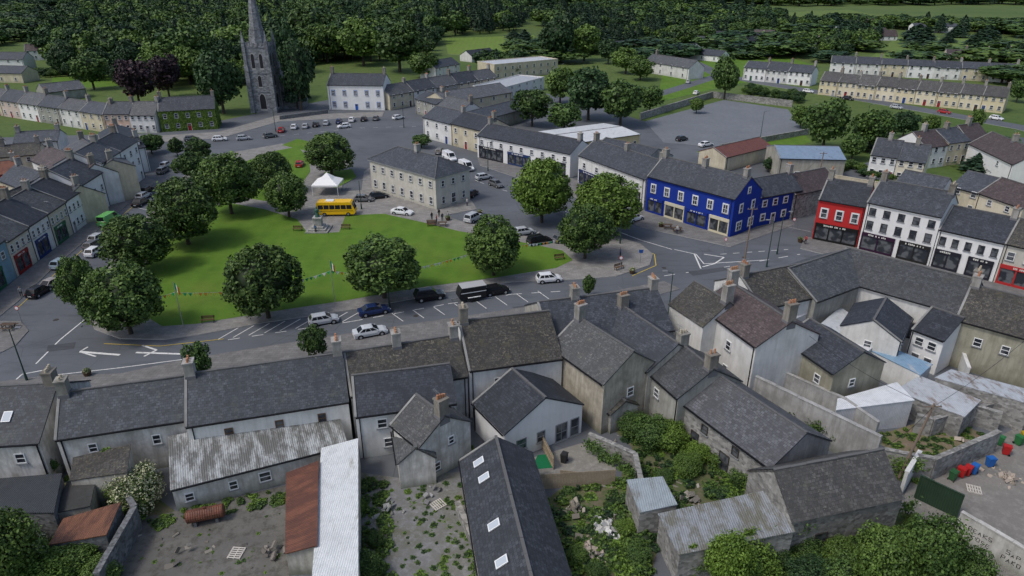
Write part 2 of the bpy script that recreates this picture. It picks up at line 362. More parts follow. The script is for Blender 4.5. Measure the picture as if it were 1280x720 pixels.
slab('garden_gravel',[(655,600),(668,572),(735,552),(770,585),(765,610)],0,.06,ground((.26,.25,.22),(.2,.19,.17),(.32,.31,.28),.3,2))
slab('weedy_ground',[(960,760),(950,660),(1130,640),(1225,700),(1260,760)],0,.04,WEED)
slab('dirt_yard',[(1085,548),(1175,520),(1235,545),(1150,582)],0,.04,ground((.19,.14,.10),(.14,.16,.06),(.24,.2,.15),.3,1.5))
slab('concrete_yard',[(1140,600),(1300,520),(1400,760),(1240,760),(1120,640)],0,.03,ground((.23,.215,.195),(.17,.165,.15),(.28,.265,.245),.2,1))
slab('back_yard',[(0,640),(90,600),(165,600),(220,640),(120,760),(-100,760)],0,.035,WEED)
slab('car_park',[(806,152),(905,125),(985,137),(1003,163),(905,184),(830,178)],0,.05,ground((.16,.175,.195),(.19,.205,.225),(.135,.145,.155),.1,.9))
slab('grass_verge',[(870,190),(905,186),(1003,165),(1015,178),(920,205)],0,.06,LAWN)
slab('grass_field',[(560,68),(556,48),(668,44),(672,62),(600,70)],0,.05,lawn((.14,.22,.035),(.165,.245,.05)))
slab('grass_field',[(1085,74),(1122,46),(1330,52),(1330,82),(1200,76)],0,.05,lawn((.13,.205,.045),(.16,.23,.06)))
slab('grass_field',[(770,25),(1060,12),(1100,20),(900,35)],0,.05,lawn((.12,.18,.04),(.145,.205,.05)))
slab('grass_field',[(62,112),(66,97),(140,94),(150,108)],0,.05,LAWN)
slab('grass_field',[(830,78),(980,70),(1025,84),(900,110),(822,128)],0,.05,LAWN)
def road(name,pts,w,mat,z=.06):
    P=[G(*p) for p in pts]; L=[];Rr=[]
    for i,p in enumerate(P):
        d=(P[min(i+1,len(P)-1)]-P[max(i-1,0)]).normalized(); n=Vector((-d.y,d.x,0)); L.append((p+n*w/2)[:2]); Rr.append((p-n*w/2)[:2])
    return slab(name,L+Rr[::-1],0,z,mat,px=False)
road('road',[(860,75),(900,94),(960,105),(1100,128),(1280,160),(1400,190)],8,ASP)
road('road',[(900,94),(850,110),(790,128),(720,118)],6,ASP,.064)
road('road',[(990,285),(1060,225),(1150,185),(1290,175)],7,ASP,.068)
road('road',[(860,75),(900,62),(1000,50),(1100,40)],7,ASP,.055)
# road markings
WP=worn((.68,.68,.66)); YP=worn((.55,.4,.05))
def line(pts,w=.14,mat=WP,dash=None,z=.036):
    b=Bld('road_marking',G(*pts[0]),True); P=[G(*p) for p in pts]
    for k_,(a,c) in enumerate(zip(P,P[1:])):
        d=(c-a); L=d.length; d.normalize(); n=Vector((-d.y,d.x,0))*w/2; x=0; z+=.0007
        while x<L-.01:
            l=min(dash[0] if dash else L,L-x); q=a+d*x+Z*z; b.f('m',mat,[q-n,q+d*l-n,q+d*l+n,q+n]); x+=l+(dash[1] if dash else 0)
    return b.done()
line([(285,425),(440,402),(560,380),(640,368),(740,362)],.14,dash=(1.5,1.5))
for i in range(9):
    u=272+i*19.5; v=425-i*2.8; line([(u,v),(u+26,v-15)],.14,z=.045)
line([(45,455),(75,425),(108,398)],.18); line([(100,440),(150,444)],.4,z=.05); line([(170,441),(232,443)],.35,z=.05); line([(110,434),(100,440),(120,446)],.25,z=.056)
line([(178,432),(196,438),(180,446)],.28,z=.06); line([(60,470),(150,460),(300,440),(420,424)],.15); line([(14,480),(28,468),(60,462)],.18)
line([(130,430),(200,433),(280,424)],.13,YP,z=.06); line([(22,385),(66,345),(150,272),(200,230)],.12,YP)
line([(790,306),(818,318),(820,332),(790,345)],.15,YP); line([(843,312),(870,318),(880,330),(960,325)],.18); line([(868,318),(876,336)],.25,z=.05); line([(880,318),(905,322),(893,330),(878,334)],.25,z=.055)
line([(900,318),(985,312)],.15,dash=(1.2,1.2)); line([(830,345),(900,335),(1000,318)],.15,dash=(2,2)); line([(760,285),(800,300),(840,312)],.16)
line([(600,228),(690,258),(790,296)],.14,dash=(1.5,2.5)); line([(520,190),(600,228)],.14,dash=(1.5,2.5))
for i in range(7): u=560+i*20; v=268+i*6; line([(u,v),(u+14,v-8)],.12)
for i in range(8): u=490+i*26; v=398-i*4.0; line([(u,v-6),(u+14,v+4)],.12,z=.06)
for i in range(8): u=120+i*11; v=320-i*9.5; line([(u-18,v-4),(u,v)],.12)
line([(350,170),(450,160),(520,158)],.14,dash=(1.5,2.5))
def manhole(u,v):
    p=G(u,v); b=Bld('manhole_cover',p,True); b.cyl('c',paint((.05,.045,.04),.7),p+Z*.022,.38,.38,.009,16); b.done()
for a in [(250,434),(520,395),(830,335),(650,240),(70,400),(930,322)]: manhole(*a)
PATCH=asphalt((.066,.07,.077))
for q in [[(440,418),(520,405),(526,411),(446,424)],[(640,384),(700,376),(704,381),(646,389)],[(60,432),(95,428),(92,436),(58,440)],[(860,340),(905,334),(910,338),(866,345)],[(700,265),(730,276),(724,279),(694,268)],[(90,350),(104,338),(110,341),(96,354)]]: slab('tarmac_patch',q,0,.024,PATCH)
# ---------------------------------------------------------------- foliage
def leafmesh(name,P,Nn,size,midx,mats,core=None,trunk=None):
    n=len(P); a=NR.normal(size=(n,3)); T=np.cross(Nn,a); T/=np.linalg.norm(T,axis=1)[:,None]+1e-9; Bv=np.cross(Nn,T); Bv/=np.linalg.norm(Bv,axis=1)[:,None]+1e-9
    s=(size*NR.uniform(.6,1.3,n))[:,None]
    V=np.stack([P-T*s,P-Bv*s*.6+Nn*s*.15,P+T*s,P+Bv*s*.6-Nn*s*.1],1).reshape(-1,3)
    vs=[V]; fs=[np.arange(4*n).reshape(-1,4)]; mi=[midx]; off=4*n
    for ex,m in ((core,len(mats)-2),(trunk,len(mats)-1)):
        if ex is None: continue
        v,f=ex; vs.append(v); fs.append(f+off); mi.append(np.full(len(f),m)); off+=len(v)
    V=np.concatenate(vs); Fq=np.concatenate(fs).astype(np.int32); M=np.concatenate(mi).astype(np.int32)
    me=bpy.data.meshes.new(name); me.vertices.add(len(V)); me.vertices.foreach_set('co',V.ravel().astype(np.float32))
    me.loops.add(Fq.size); me.loops.foreach_set('vertex_index',Fq.ravel()); me.polygons.add(len(Fq))
    me.polygons.foreach_set('loop_start',np.arange(0,Fq.size,4,dtype=np.int32)); me.polygons.foreach_set('material_index',M)
    for m in mats: me.materials.append(m)
    me.update(calc_edges=True); return me
def uvs(n=12,m=8):
    v=[];f=[]
    for j in range(m+1):
        th=math.pi*(.02+.96*j/m)
        for i in range(n): ph=2*math.pi*i/n; v.append((math.sin(th)*math.cos(ph),math.sin(th)*math.sin(ph),math.cos(th)))
    for j in range(m):
        for i in range(n): f.append((j*n+i,(j+1)*n+i,(j+1)*n+(i+1)%n,j*n+(i+1)%n))
    return np.array(v),np.array(f)
def tube(segs,n=7):
    V=[];Fc=[]
    for (a,b,r0,r1) in segs:
        a=np.array(a,float);b=np.array(b,float);d=b-a;d/=np.linalg.norm(d); x=np.cross(d,[.3,.8,.5]);x/=np.linalg.norm(x);y=np.cross(d,x);o=len(V)
        for p,r in((a,r0),(b,r1)):
            for i in range(n): t=2*math.pi*i/n; V.append(p+(x*math.cos(t)+y*math.sin(t))*r)
        for i in range(n): Fc.append((o+i,o+(i+1)%n,o+n+(i+1)%n,o+n+i))
    return np.array(V),np.array(Fc)
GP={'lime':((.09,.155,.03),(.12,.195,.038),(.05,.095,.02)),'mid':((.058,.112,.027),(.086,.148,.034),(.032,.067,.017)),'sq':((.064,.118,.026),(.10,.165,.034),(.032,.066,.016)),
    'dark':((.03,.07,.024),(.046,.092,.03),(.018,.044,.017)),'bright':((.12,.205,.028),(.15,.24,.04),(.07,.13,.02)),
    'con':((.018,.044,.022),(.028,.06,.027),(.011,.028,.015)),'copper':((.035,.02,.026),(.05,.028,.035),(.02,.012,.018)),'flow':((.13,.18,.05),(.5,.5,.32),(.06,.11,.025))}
def lmats(p):
    a,b,c=GP[p]; return [leafm(a,b),leafm(b,mul(b,1.2)),leafm(c,a),leafm(mul(c,.4),mul(c,.5)),BARK]  # last leaf tone: dark inner core, added to block light through the crown
TM={}
def tmesh(kind,pal,var,lod):
    k=(kind,pal,var,lod)
    if k in TM: return TM[k]
    rs=np.random.RandomState(var*17+3+len(kind)); n,sz,nc={0:(8500,.022,80),1:(2800,.037,42),2:(850,.064,22),3:(220,.10,12)}[lod]
    if kind in('round','wild','bush','oval'):
        i=np.arange(nc)+.5; ph=np.arccos(1-2*i/nc); th=math.pi*(1+5**.5)*i
        D=np.stack([np.cos(th)*np.sin(ph),np.sin(th)*np.sin(ph),np.cos(ph)],1)+rs.normal(size=(nc,3))*.14; D/=np.linalg.norm(D,axis=1)[:,None]
        clr={'round':.25,'wild':.34,'bush':.34,'oval':.26}[kind]; 
        rr=(1-clr)*rs.uniform(*((.84,1.07) if kind in('round','oval') else (.60,1.14)),nc); Cc=D*rr[:,None]
        ci=rs.randint(0,nc,n); cs=clr*rs.uniform(.65,1.3,nc)
        d=rs.normal(size=(n,3)); d/=np.linalg.norm(d,axis=1)[:,None]; d=d+D[ci]*.85; d/=np.linalg.norm(d,axis=1)[:,None]
        rad=rs.uniform(.7,1.06,n); stray=rs.uniform(0,1,n)<.06; rad[stray]*=1.25
        P=Cc[ci]+d*(cs[ci]*rad)[:,None]
        N_=d+rs.normal(size=(n,3))*.6; N_/=np.linalg.norm(N_,axis=1)[:,None]
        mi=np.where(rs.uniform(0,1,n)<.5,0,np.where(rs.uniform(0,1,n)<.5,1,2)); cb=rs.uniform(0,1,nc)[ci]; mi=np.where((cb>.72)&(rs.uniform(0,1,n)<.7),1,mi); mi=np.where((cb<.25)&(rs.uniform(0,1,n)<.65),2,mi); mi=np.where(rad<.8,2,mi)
        sv,sf=uvs(); sv=sv*(.70+.05*np.sin(sv[:,0:1]*7+var)*np.cos(sv[:,1:2]*6)) if kind!='wild' else sv*.60
        cz,rx,rz={'round':(.56,.44,.43),'oval':(.56,.44,.44),'wild':(.58,.44,.41),'bush':(.42,.5,.55)}[kind]
        lean=rs.uniform(-.05,.05,2); lob=rs.uniform(0,6.28); tp=rs.uniform(.04,.2)
        def tr(v):
            v=v.copy(); 
            if kind in('round','oval'):
                w_=1+tp*(-v[:,2]); v[:,0]*=w_; v[:,1]*=w_; v[:,2]=np.where(v[:,2]<-.75,-.75+(v[:,2]+.75)*.4,v[:,2])
            a=np.arctan2(v[:,1],v[:,0]); w2=1+.06*np.cos(2*a+lob)+.035*np.cos(3*a-lob*2); v[:,0]*=w2; v[:,1]*=w2; v[:,0]+=lean[0]*v[:,2]; v[:,1]+=lean[1]*v[:,2]
            return v*np.array([rx,rx,rz])+np.array([0,0,cz])
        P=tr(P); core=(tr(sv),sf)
        if kind!='bush':
            sg=[((0,0,0),(0,0,.3),.028,.02),((0,0,.3),(0,0,.6),.02,.01)]
            for q in range(7): a=q*.9+var; sg.append(((0,0,.2+.04*q),(math.cos(a)*.26,math.sin(a)*.26,.42+.05*q),.010,.004))
            tk=tube(sg)
        else: P[:,2]=np.maximum(P[:,2],.02); tk=tube([((0,0,0),(0,0,.3),.03,.02)]); core=(core[0]*np.array([1,1,.9]),core[1])
    else:
        t=rs.uniform(0,1,n)**.7; h=1-t*.88
        lay=np.floor(h*14)/14; fr=(h*14)%1; r=(1.02-h)*.30*(1.15-.45*fr)*rs.uniform(.7,1.1,n); a=rs.uniform(0,2*math.pi,n); r*=1+.2*np.sin(a*5+lay*40)
        P=np.stack([np.cos(a)*r,np.sin(a)*r,h],1); N_=np.stack([np.cos(a)*.7,np.sin(a)*.7,np.full(n,.6)],1)+rs.normal(size=(n,3))*.4; N_/=np.linalg.norm(N_,axis=1)[:,None]
        mi=rs.randint(0,3,n); sv,sf=uvs(); sv[:,0]*=.2*(1.05-(sv[:,2]+1)/2); sv[:,1]*=.2*(1.05-(sv[:,2]+1)/2); sv[:,2]=.52+sv[:,2]*.4; core=(sv,sf); tk=tube([((0,0,0),(0,0,.9),.02,.004)]); sz=sz*.8
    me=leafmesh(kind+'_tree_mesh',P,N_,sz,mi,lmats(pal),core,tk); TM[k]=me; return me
def tree(name,base,h,w,kind='round',pal='mid',lod=0,parent=None,var=None):
    me=tmesh(kind,pal,R.randint(0,3) if var is None else var,lod); o=link(bpy.data.objects.new(name,me)); o.location=base
    k=w/{'conifer':.6,'bush':1.0}.get(kind,.9); o.scale=(k,k*R.uniform(.93,1.07),h); o.rotation_euler=(0,0,R.uniform(0,6.28))
    if parent: o.parent=parent
    return o
def pt(u,vt,vb,wpx,kind='round',pal='lime',lod=0,name='lime_tree',var=None):
    p=G(u,vb); h=HZ(p,vt); q=Vector((p.x,p.y,h/2)); w=wpx/ppm(q); 
    h=h-.15*w*.5
    return tree(name,p,max(h,1),w,kind,pal,lod,var=var)
for i,a in enumerate([(415,160,220,66),(343,184,242,54),(290,184,268,78),(362,210,272,56),(236,217,306,90),(180,262,340,84),(108,316,392,50),(164,322,418,104),
          (336,298,398,98),(481,287,373,104),(617,265,345,76)]): pt(*a,pal='sq',kind=('oval' if i%3==1 else 'round'),var=i%4)
for a in [(677,190,278,76),(757,212,292,86)]: pt(*a,kind='oval',pal='bright',name='maple_tree')
pt(731,248,324,70,pal='sq')
for a in [(250,170,204,34),(240,186,225,40),(190,164,192,34),(222,170,195,20)]: pt(*a,pal='mid',lod=1)
pt(395,402,452,36,'wild','mid',1,'young_tree'); pt(252,426,478,42,'wild','mid',1,'young_tree'); pt(735,342,372,18,'wild','mid',1,'young_tree')
pt(527,165,185,26,'wild','mid',1,'garden_tree')
for a in [(1150,645,740,80,'wild','mid'),(1090,660,745,80,'wild','lime'),(20,640,735,90,'wild','lime'),(905,665,745,66,'wild','bright'),(1205,690,755,60,'wild','mid')]: pt(*a,lod=0,name='broadleaf_tree')
for a in [(665,104,158,50),(705,122,165,50),(700,78,130,44),(735,80,150,62),(775,92,158,66),(812,104,140,36),(782,56,92,44),(726,82,110,36),(760,45,80,30),(800,70,100,40),
          (1028,116,188,62),(1085,130,190,52),(1128,134,172,32),(1064,164,200,36),(1160,140,170,26),(1214,134,168,22),(1000,128,160,30),(905,66,124,38),(696,15,78,52),(730,26,76,44),(1000,30,50,24),
          (870,120,142,20),(1270,96,128,26),(1262,200,222,20),(960,195,215,16),(1100,100,118,18),(640,76,96,22)]:
    pt(*a,kind='wild',pal=R.choice(['mid','mid','dark','lime']),lod=1,name='broadleaf_tree')
for a in [(175,66,132,50,'wild','copper'),(212,62,122,42,'wild','copper'),(377,42,138,46,'wild','dark'),(280,58,142,62,'wild','dark'),(118,60,112,50,'wild','mid'),(150,20,70,60,'wild','dark'),
          (240,25,100,70,'wild','mid'),(300,25,90,70,'wild','lime'),(410,22,78,56,'wild','lime'),(455,18,82,60,'wild','lime'),(500,20,90,70,'wild','mid'),(390,0,70,60,'wild','mid'),(360,20,92,40,'wild','dark'),
          (530,60,98,44,'wild','lime'),(350,60,112,30,'wild','mid')]:
    pt(*a,lod=1,name='broadleaf_tree' if a[5]!='copper' else 'copper_beech_tree')
pt(268,60,140,30,'conifer','con',1,'conifer_tree'); pt(372,45,136,34,'conifer','con',1,'conifer_tree')
def inpoly(x,y,P):
    c=False; j=len(P)-1
    for i in range(len(P)):
        a,b=P[i],P[j]
        if (a[1]>y)!=(b[1]>y) and x<(b[0]-a[0])*(y-a[1])/(b[1]-a[1])+a[0]: c=not c
        j=i
    return c
def wood(name,px,sp,hr=(8,19),con=.15,pals=('mid','dark','dark','lime','mid'),excl=(),dens=1):
    P=[G(*p) for p in px]; e=link(bpy.data.objects.new(name,None)); xs=[p.x for p in P]; ys=[p.y for p in P]
    y=min(ys)
    while y<max(ys):
        s=sp*(1+max(0,y-450)/900); x=min(xs)
        while x<max(xs):
            X=x+R.uniform(-.45,.45)*s; Y=y+R.uniform(-.45,.45)*s
            if R.random()<dens and inpoly(X,Y,P) and not any((X-c.x)**2+(Y-c.y)**2<r*r for c,r in excl):
                g=R.random(); h=hr[0]+(hr[1]-hr[0])*g; w=s*(.85+.75*g)
                patch=math.sin(X*.021+1)+math.sin(Y*.013+X*.008)
                if R.random()<con*(1.8 if X>-60 else .6)*(2.6 if patch>.8 else .5): tree('conifer',Vector((X,Y,0)),h*1.25,w*.6,'conifer','con',2,e)
                else: tree('broadleaf',Vector((X,Y,0)),h,w,'wild',R.choice(pals),2 if Y>330 else 1,e)
            x+=s
        y+=s
EX=[(G(330,140),24),(G(445,137),22),(G(150,110),12)]
wood('woodland',[(150,112),(62,92),(50,60),(90,30),(80,2),(655,2),(650,40),(555,46),(540,70),(480,78),(400,82),(352,98),(300,108),(230,112)],10.5,excl=EX)
wood('woodland',[(640,22),(700,40),(830,44),(960,38),(980,22),(760,14)],12,hr=(7,15))
wood('woodland',[(640,10),(1330,6),(1330,1),(640,0)],16,hr=(8,15))
wood('woodland',[(-60,70),(60,45),(80,8),(-60,2)],14,hr=(6,13))
wood('tree_belt',[(770,52),(850,62),(960,40),(1080,38),(1060,30),(900,36),(800,40)],9,hr=(6,12))
wood('tree_belt',[(960,72),(1060,70),(1100,52),(1085,44),(1000,58)],9,hr=(6,11))
wood('tree_belt',[(1100,40),(1330,44),(1330,36),(1100,30)],11,hr=(6,11))
wood('tree_belt',[(1230,84),(1330,92),(1330,74),(1250,72)],8,hr=(6,9))
wood('tree_belt',[(590,96),(650,88),(655,80),(600,84)],8,hr=(6,9))
wood('tree_belt',[(700,62),(790,54),(800,48),(700,50)],8,hr=(7,10))
wood('garden_trees',[(640,78),(1000,86),(1330,112),(1330,30),(640,34)],24,hr=(4,10),dens=.45,con=.2)
wood('garden_trees',[(1040,215),(1330,230),(1330,165),(1040,175)],13,hr=(2,5),dens=.25,con=.2)
wood('garden_trees',[(0,160),(180,185),(180,172),(0,150)],12,hr=(3,6),dens=.3,con=.2)
wood('hedge',[(925,118),(1000,130),(1010,126),(930,113)],3.2,hr=(2,4),con=0)
wood('hedge',[(20,100),(130,92),(128,88),(20,94)],3.5,hr=(2,4),con=0)
wood('hedge',[(700,70),(860,60),(860,57),(700,66)],5,hr=(3,6),con=0)
wood('hedge',[(1020,205),(1110,230),(1120,226),(1030,200)],3,hr=(1.5,3),con=0)
def bush(u,v,wpx,hm,pal='mid',name='bush',lod=0):
    p=G(u,v); w=wpx/ppm(p); return tree(name,p,hm,w,'bush',pal,lod)
for a in [(176,632,66,4.4,'flow'),(152,625,40,3,'bright'),(25,712,90,4,'flow'),(95,712,80,2.8,'lime'),(60,735,90,3,'bright'),(150,592,46,2.5,'bright'),(460,720,46,2.4,'mid'),(470,680,26,1.4,'mid'),(812,552,62,3.2,'mid'),(838,556,52,3,'bright'),
          (790,540,44,2.6,'mid'),(780,522,30,2.2,'lime'),(860,590,40,2,'lime'),(872,574,36,2,'bright'),(925,720,84,4.2,'bright'),(865,712,46,3,'lime'),(905,655,26,2,'bright'),(1060,735,80,3,'mid'),(1110,728,100,4.5,'lime'),(1165,722,90,4,'mid'),
          (1200,740,60,3,'lime'),(1010,735,70,2.5,'dark'),(1245,458,36,3,'bright'),(925,605,30,1.8,'mid'),(640,612,22,1,'mid'),(720,700,30,1.2,'lime'),(795,700,40,1.6,'mid'),(780,665,26,1.2,'bright'),(745,720,30,1.3,'mid'),(830,600,26,1.2,'mid'),
          (448,640,24,1.2,'bright'),(440,690,22,1.2,'mid'),(1000,690,50,2.0,'mid'),(1140,660,26,1.5,'lime'),(10,690,60,3,'mid'),(120,690,40,2,'mid'),(130,725,50,2.4,'lime'),(1050,700,50,2.2,'lime'),(970,705,44,2.2,'mid')]:
    bush(*a)
def scatter(name,px,n,hr=(.2,.6),wr=(.4,1.3),pals=('mid','lime','bright')):
    P=[G(*p) for p in px]; e=link(bpy.data.objects.new(name,None)); xs=[p.x for p in P]; ys=[p.y for p in P]; k=0
    while k<n:
        X=R.uniform(min(xs),max(xs)); Y=R.uniform(min(ys),max(ys))
        if inpoly(X,Y,P): tree('weed_clump',Vector((X,Y,0)),R.uniform(*hr),R.uniform(*wr),'bush',R.choice(pals),3,e); k+=1
scatter('weeds',[(664,640),(700,612),(775,600),(790,560),(760,520),(800,510),(860,535),(940,585),(960,640),(830,650),(805,740),(700,740)],640,(.1,.7),(.3,1.5),('mid','lime','bright','dark'))
scatter('weeds',[(445,600),(480,600),(500,740),(440,740)],130,(.15,.6)); scatter('weeds',[(480,600),(590,600),(600,740),(500,740)],150,(.04,.22),(.2,.9))
scatter('weeds',[(960,740),(960,670),(1120,660),(1220,705),(1240,740)],260,(.4,1.6),(.8,2.4)); scatter('weeds',[(1085,548),(1175,520),(1235,545),(1150,575)],60,(.1,.4))
scatter('weeds',[(165,650),(362,610),(362,628),(165,668)],60,(.1,.5)); scatter('weeds',[(0,650),(150,640),(120,740),(-50,740)],110,(.3,1),(.6,1.8))
scatter('weeds',[(180,680),(360,640),(360,740),(150,740)],50,(.04,.15),(.2,.6))
scatter('weeds',[(585,560),(600,560),(625,640),(600,640)],30,(.2,.7)); scatter('weeds',[(760,700),(800,640),(815,660),(805,740)],70,(.4,1.2),(.8,1.8))
def ivy_patch(pts,h,n,pal='bright',z0=0,up=None,off=.25):
    P_=[]; N_=[]; cl=[]
    for a,c in zip(pts,pts[1:]):
        a=G(*a);c=G(*c); d=c-a; nn=Vector((d.y,-d.x,0)).normalized()
        if nn.y>0: nn=-nn
        for k in range(int(d.length*1.3)+1): cl.append((a+d*R.random()+Z*(z0+h*R.random()**1.4),nn,R.uniform(.35,.9)))
    for i in range(n):
        q,nn,r=R.choice(cl); v=Vector((R.gauss(0,.5),R.gauss(0,.5),R.gauss(0,.5)))*r; t=nn.cross(Z); p=q+t*v.x+Z*v.z+nn*(off+abs(v.y)*.5)
        if p.z<.02: p.z=.02
        P_.append(p[:]); N_.append((nn+Z*.3)[:])
    P_=np.array(P_); N_=np.array(N_)+NR.normal(size=P_.shape)*.5; N_/=np.linalg.norm(N_,axis=1)[:,None]
    me=leafmesh('ivy',P_,N_,.13,NR.randint(0,3,len(P_)),lmats(pal)); link(bpy.data.objects.new('ivy',me))
ivy_patch([(938,700),(985,690),(1125,650)],3.8,5500,'mid'); ivy_patch([(846,722),(880,715),(985,692)],4.2,6000); ivy_patch([(735,566),(790,590),(806,655)],1.8,3000,'mid')
ivy_patch([(858,560),(935,612)],2.0,1500,'lime'); ivy_patch([(1225,462),(1262,470)],3.0,1200); ivy_patch([(138,600),(166,592)],3.5,1800); ivy_patch([(436,740),(446,600)],2.2,1600,'mid'); ivy_patch([(150,700),(165,652)],2.2,1200)
ivy_patch([(1098,592),(1160,604)],2.2,1000,'lime'); ivy_patch([(790,520),(812,500)],3.5,1500,'mid'); ivy_patch([(960,525),(1040,562)],3.0,900,'mid'); ivy_patch([(72,600),(90,598)],3,900,'mid'); ivy_patch([(600,735),(600,700)],1.4,700,'lime')
# ---------------------------------------------------------------- near row (backs of the houses)
BRF=paint((.12,.07,.04))
rh('terraced_house',(-70,488),(72,480),8.2,5.2,(0,556),OLDW,SLF,D=None,chim=(.97,),wins=((.8,3,.9,1.1),),sky=((.62,.35),))
rh('terraced_house',(74,492),(230,471),8.0,5.3,(72,548),OLDW,SLF,chim=(.02,),wins=((.25,3.2,.8,1.0),(.75,3.0,.8,1.1)))
rh('terraced_house',(232,468),(428,441),8.6,5.5,(235,532),WH,SLF,chim=(.03,.97),wins=((.24,3.4,.8,1.1),(.55,3.4,.8,1.1),(.82,3.4,.8,1.1)),fr=BRF)
rh('terraced_house',(430,441),(572,419),8.4,5.6,(450,470),OLDW,SLM,D=8,chim=(.45,.98))
rh('terraced_house',(574,402),(686,389),9.3,6.2,(590,462),WH,SLM,chim=(.03,),D=None,wins=((.3,3.6,.8,1.2),))
rh('terraced_house',(672,378),(820,360),9.2,6.2,(695,432),OLD,SL,chim=(.3,.97))
rh('rear_extension',(440,470),(562,455),7.4,5.2,(446,520),WH,SLD,wins=((.25,3.4,1,1.1),(.3,1,1,1.1),(.8,3.2,.8,1.1)))
rh('cottage',(520,494),(556,521),6.6,4.6,(500,560),OLDW,SLP,chim=(.95,),D=6.0,gA=((.6,3.2,.7,.9),),gB=((.6,3.2,.7,.9),(.3,.9,.8,1.0)),wins=((.5,1,.8,1),))
rh('rear_outshot',(512,520),(520,560),4.6,3.2,(498,560),OLDW,SLP,D=3.4)
rh('bungalow',(640,461),(682,497),6.2,3.6,(628,550),WHN,SLN,D=9.5,gB=((.2,1,1.2,1.3),(.45,1,1,1.3),(.72,.1,1.5,2.2),(.9,.1,1.1,2.2)),gA=((.2,1,1.2,1.3),(.45,1,1,1.3),(.72,.1,1.5,2.2)),old=0,fr=GREY)
rh('converted_barn',(620,546),(674,760),5.6,3.4,(577,572),CRM,slate((.07,.078,.092),.05),D=6.6,old=.02,sky=((.08,.3),(.2,.35),(.5,.35),(.7,.35)),fr=GREY)
fh('lean_to_shed',(222,640),(437,583),6.2,2.7,4.0,OLDW,corr((.44,.46,.46),.7,(.13,.13,.12)),style='mono',wins=((.32,.9,.8,1.0),(.5,.9,1.1,1.1),(.08,.9,.8,.9)),old=0)
def shedpoly(name,q,z0,z1,roof,wall):
    a=G(*q[0],z0);b_=G(*q[1],z0);c=G(*q[2],z1);d=G(*q[3],z1); b=Bld(name,(a+c)/2)
    P=[a,b_,c,d]; g=[Vector((p.x,p.y,0)) for p in P]
    for i in range(4): b.f('walls',wall,[g[i],g[(i+1)%4],P[(i+1)%4]-Z*.12,P[i]-Z*.12])
    m=(a+c)/2; o=[m+(p-m)*1.03 for p in P]; b.f('roof',roof,o); b.f('roof',roof,[p-Z*.1 for p in o][::-1])
    for i in range(4): b.f('roof',roof,[o[i]-Z*.1,o[(i+1)%4]-Z*.1,o[(i+1)%4],o[i]])
    return b.done()
shedpoly('long_shed',[(388,760),(402,562),(447,550),(447,760)],3.0,3.6,corr((.68,.71,.72),.16,(.38,.38,.35)),OLDW)
shedpoly('rusty_shed',[(357,690),(358,592),(398,577),(396,680)],2.6,3.3,corr((.19,.075,.045),.7,(.10,.04,.028)),OLD)
shedpoly('brown_roof_shed',[(62,680),(80,648),(150,628),(132,668)],2.4,3.0,corr((.22,.10,.06),.5,(.10,.05,.035)),STD)
shedpoly('black_roof_shed',[(-30,640),(-20,600),(76,592),(66,640)],2.6,3.2,corr((.05,.055,.06),.05,(.08,.08,.08)),STD)
shedpoly('outhouse',[(88,600),(92,572),(162,556),(158,590)],3.0,4.2,SLM,OLD)
shedpoly('felt_roof_shed',[(70,640),(84,602),(120,596),(112,632)],2.3,2.6,ground((.05,.05,.052),(.07,.07,.07),(.04,.05,.03),.6,3),OLD)
# right-hand yard houses
rh('gabled_house',(722,396),(792,440),9.0,6.4,(752,476),plaster((.50,.46,.38),.85),SLP,chim=(.03,),D=7.5,gB=((.5,3.6,.9,1.1),),gA=((.5,3.6,.9,1.1),))
rh('house',(775,380),(848,430),8.4,6.0,(806,452),OLD,SL,D=7.5,chim=(.05,),wins=((.7,3.4,.8,1),))
rh('house',(848,428),(892,462),7.8,5.4,(818,462),GRN,SLG,D=8,chim=(.1,.95),wins=((.4,3.2,.9,1.1),))
rh('stone_barn',(892,466),(1008,542),6.6,4.3,(860,500),ST,slate((.12,.125,.138),.35),D=8,wins=((.3,2.6,.9,1),(.65,2.7,.9,1),(.2,.05,1.1,2.0),(.55,.05,1.3,2.1)),fr=paint((.05,.045,.04)),doors=(),wallg=plaster((.36,.36,.36),.7))
rh('small_outhouse',(765,488),(782,502),3.6,2.6,(755,515),OLD,SLM,D=3.5)
rh('white_townhouse',(912,352),(990,402),10.0,7.6,(945,440),WH,SLB,D=8.5,chim=(.04,.96),wins=((.2,1.5,.9,1.2),(.2,4.8,.9,1.2),(.6,4.8,.9,1.2),(.6,1.5,.9,1.3)),ch=2)
rh('white_townhouse',(868,352),(912,378),9.4,7.0,(885,385),WH,SLM,D=7,chim=(.04,),ch=2.2,gA=((.5,4.5,.8,1.1),),gB=((.5,4.5,.8,1.1),))
rh('terraced_house',(925,345),(1000,330),9.4,6.8,(1000,370),WH,SLM,D=9,chim=(.05,))
rh('terraced_house',(985,336),(1062,311),9.4,6.6,(1000,374),GRN,SLG,D=9.5)
rh('terraced_house',(1058,310),(1226,352),9.4,6.6,(1088,352),WH,SLG,chim=(.97,),D=10)
rh('terraced_house',(1214,356),(1330,384),9.2,6.3,(1202,402),OLV,SLM,D=10,wins=((.3,3.6,.9,1.1),(.6,3.6,.9,1.1)),chim=(.02,))
rh('rear_return',(1108,372),(1092,400),7.0,5.2,(1108,420),WH,SLD,D=6.5,wins=((.5,3.2,.9,1),),gA=((.5,3.2,.9,1),),gB=((.5,3.2,.9,1),))
rh('rear_return',(1165,384),(1205,398),6.6,4.8,(1130,412),WHN,SLD,D=8,wins=((.3,3,1,1.1),(.7,3,1,1.1),(.3,.8,1,1.1),(.7,.8,1,1.1)))
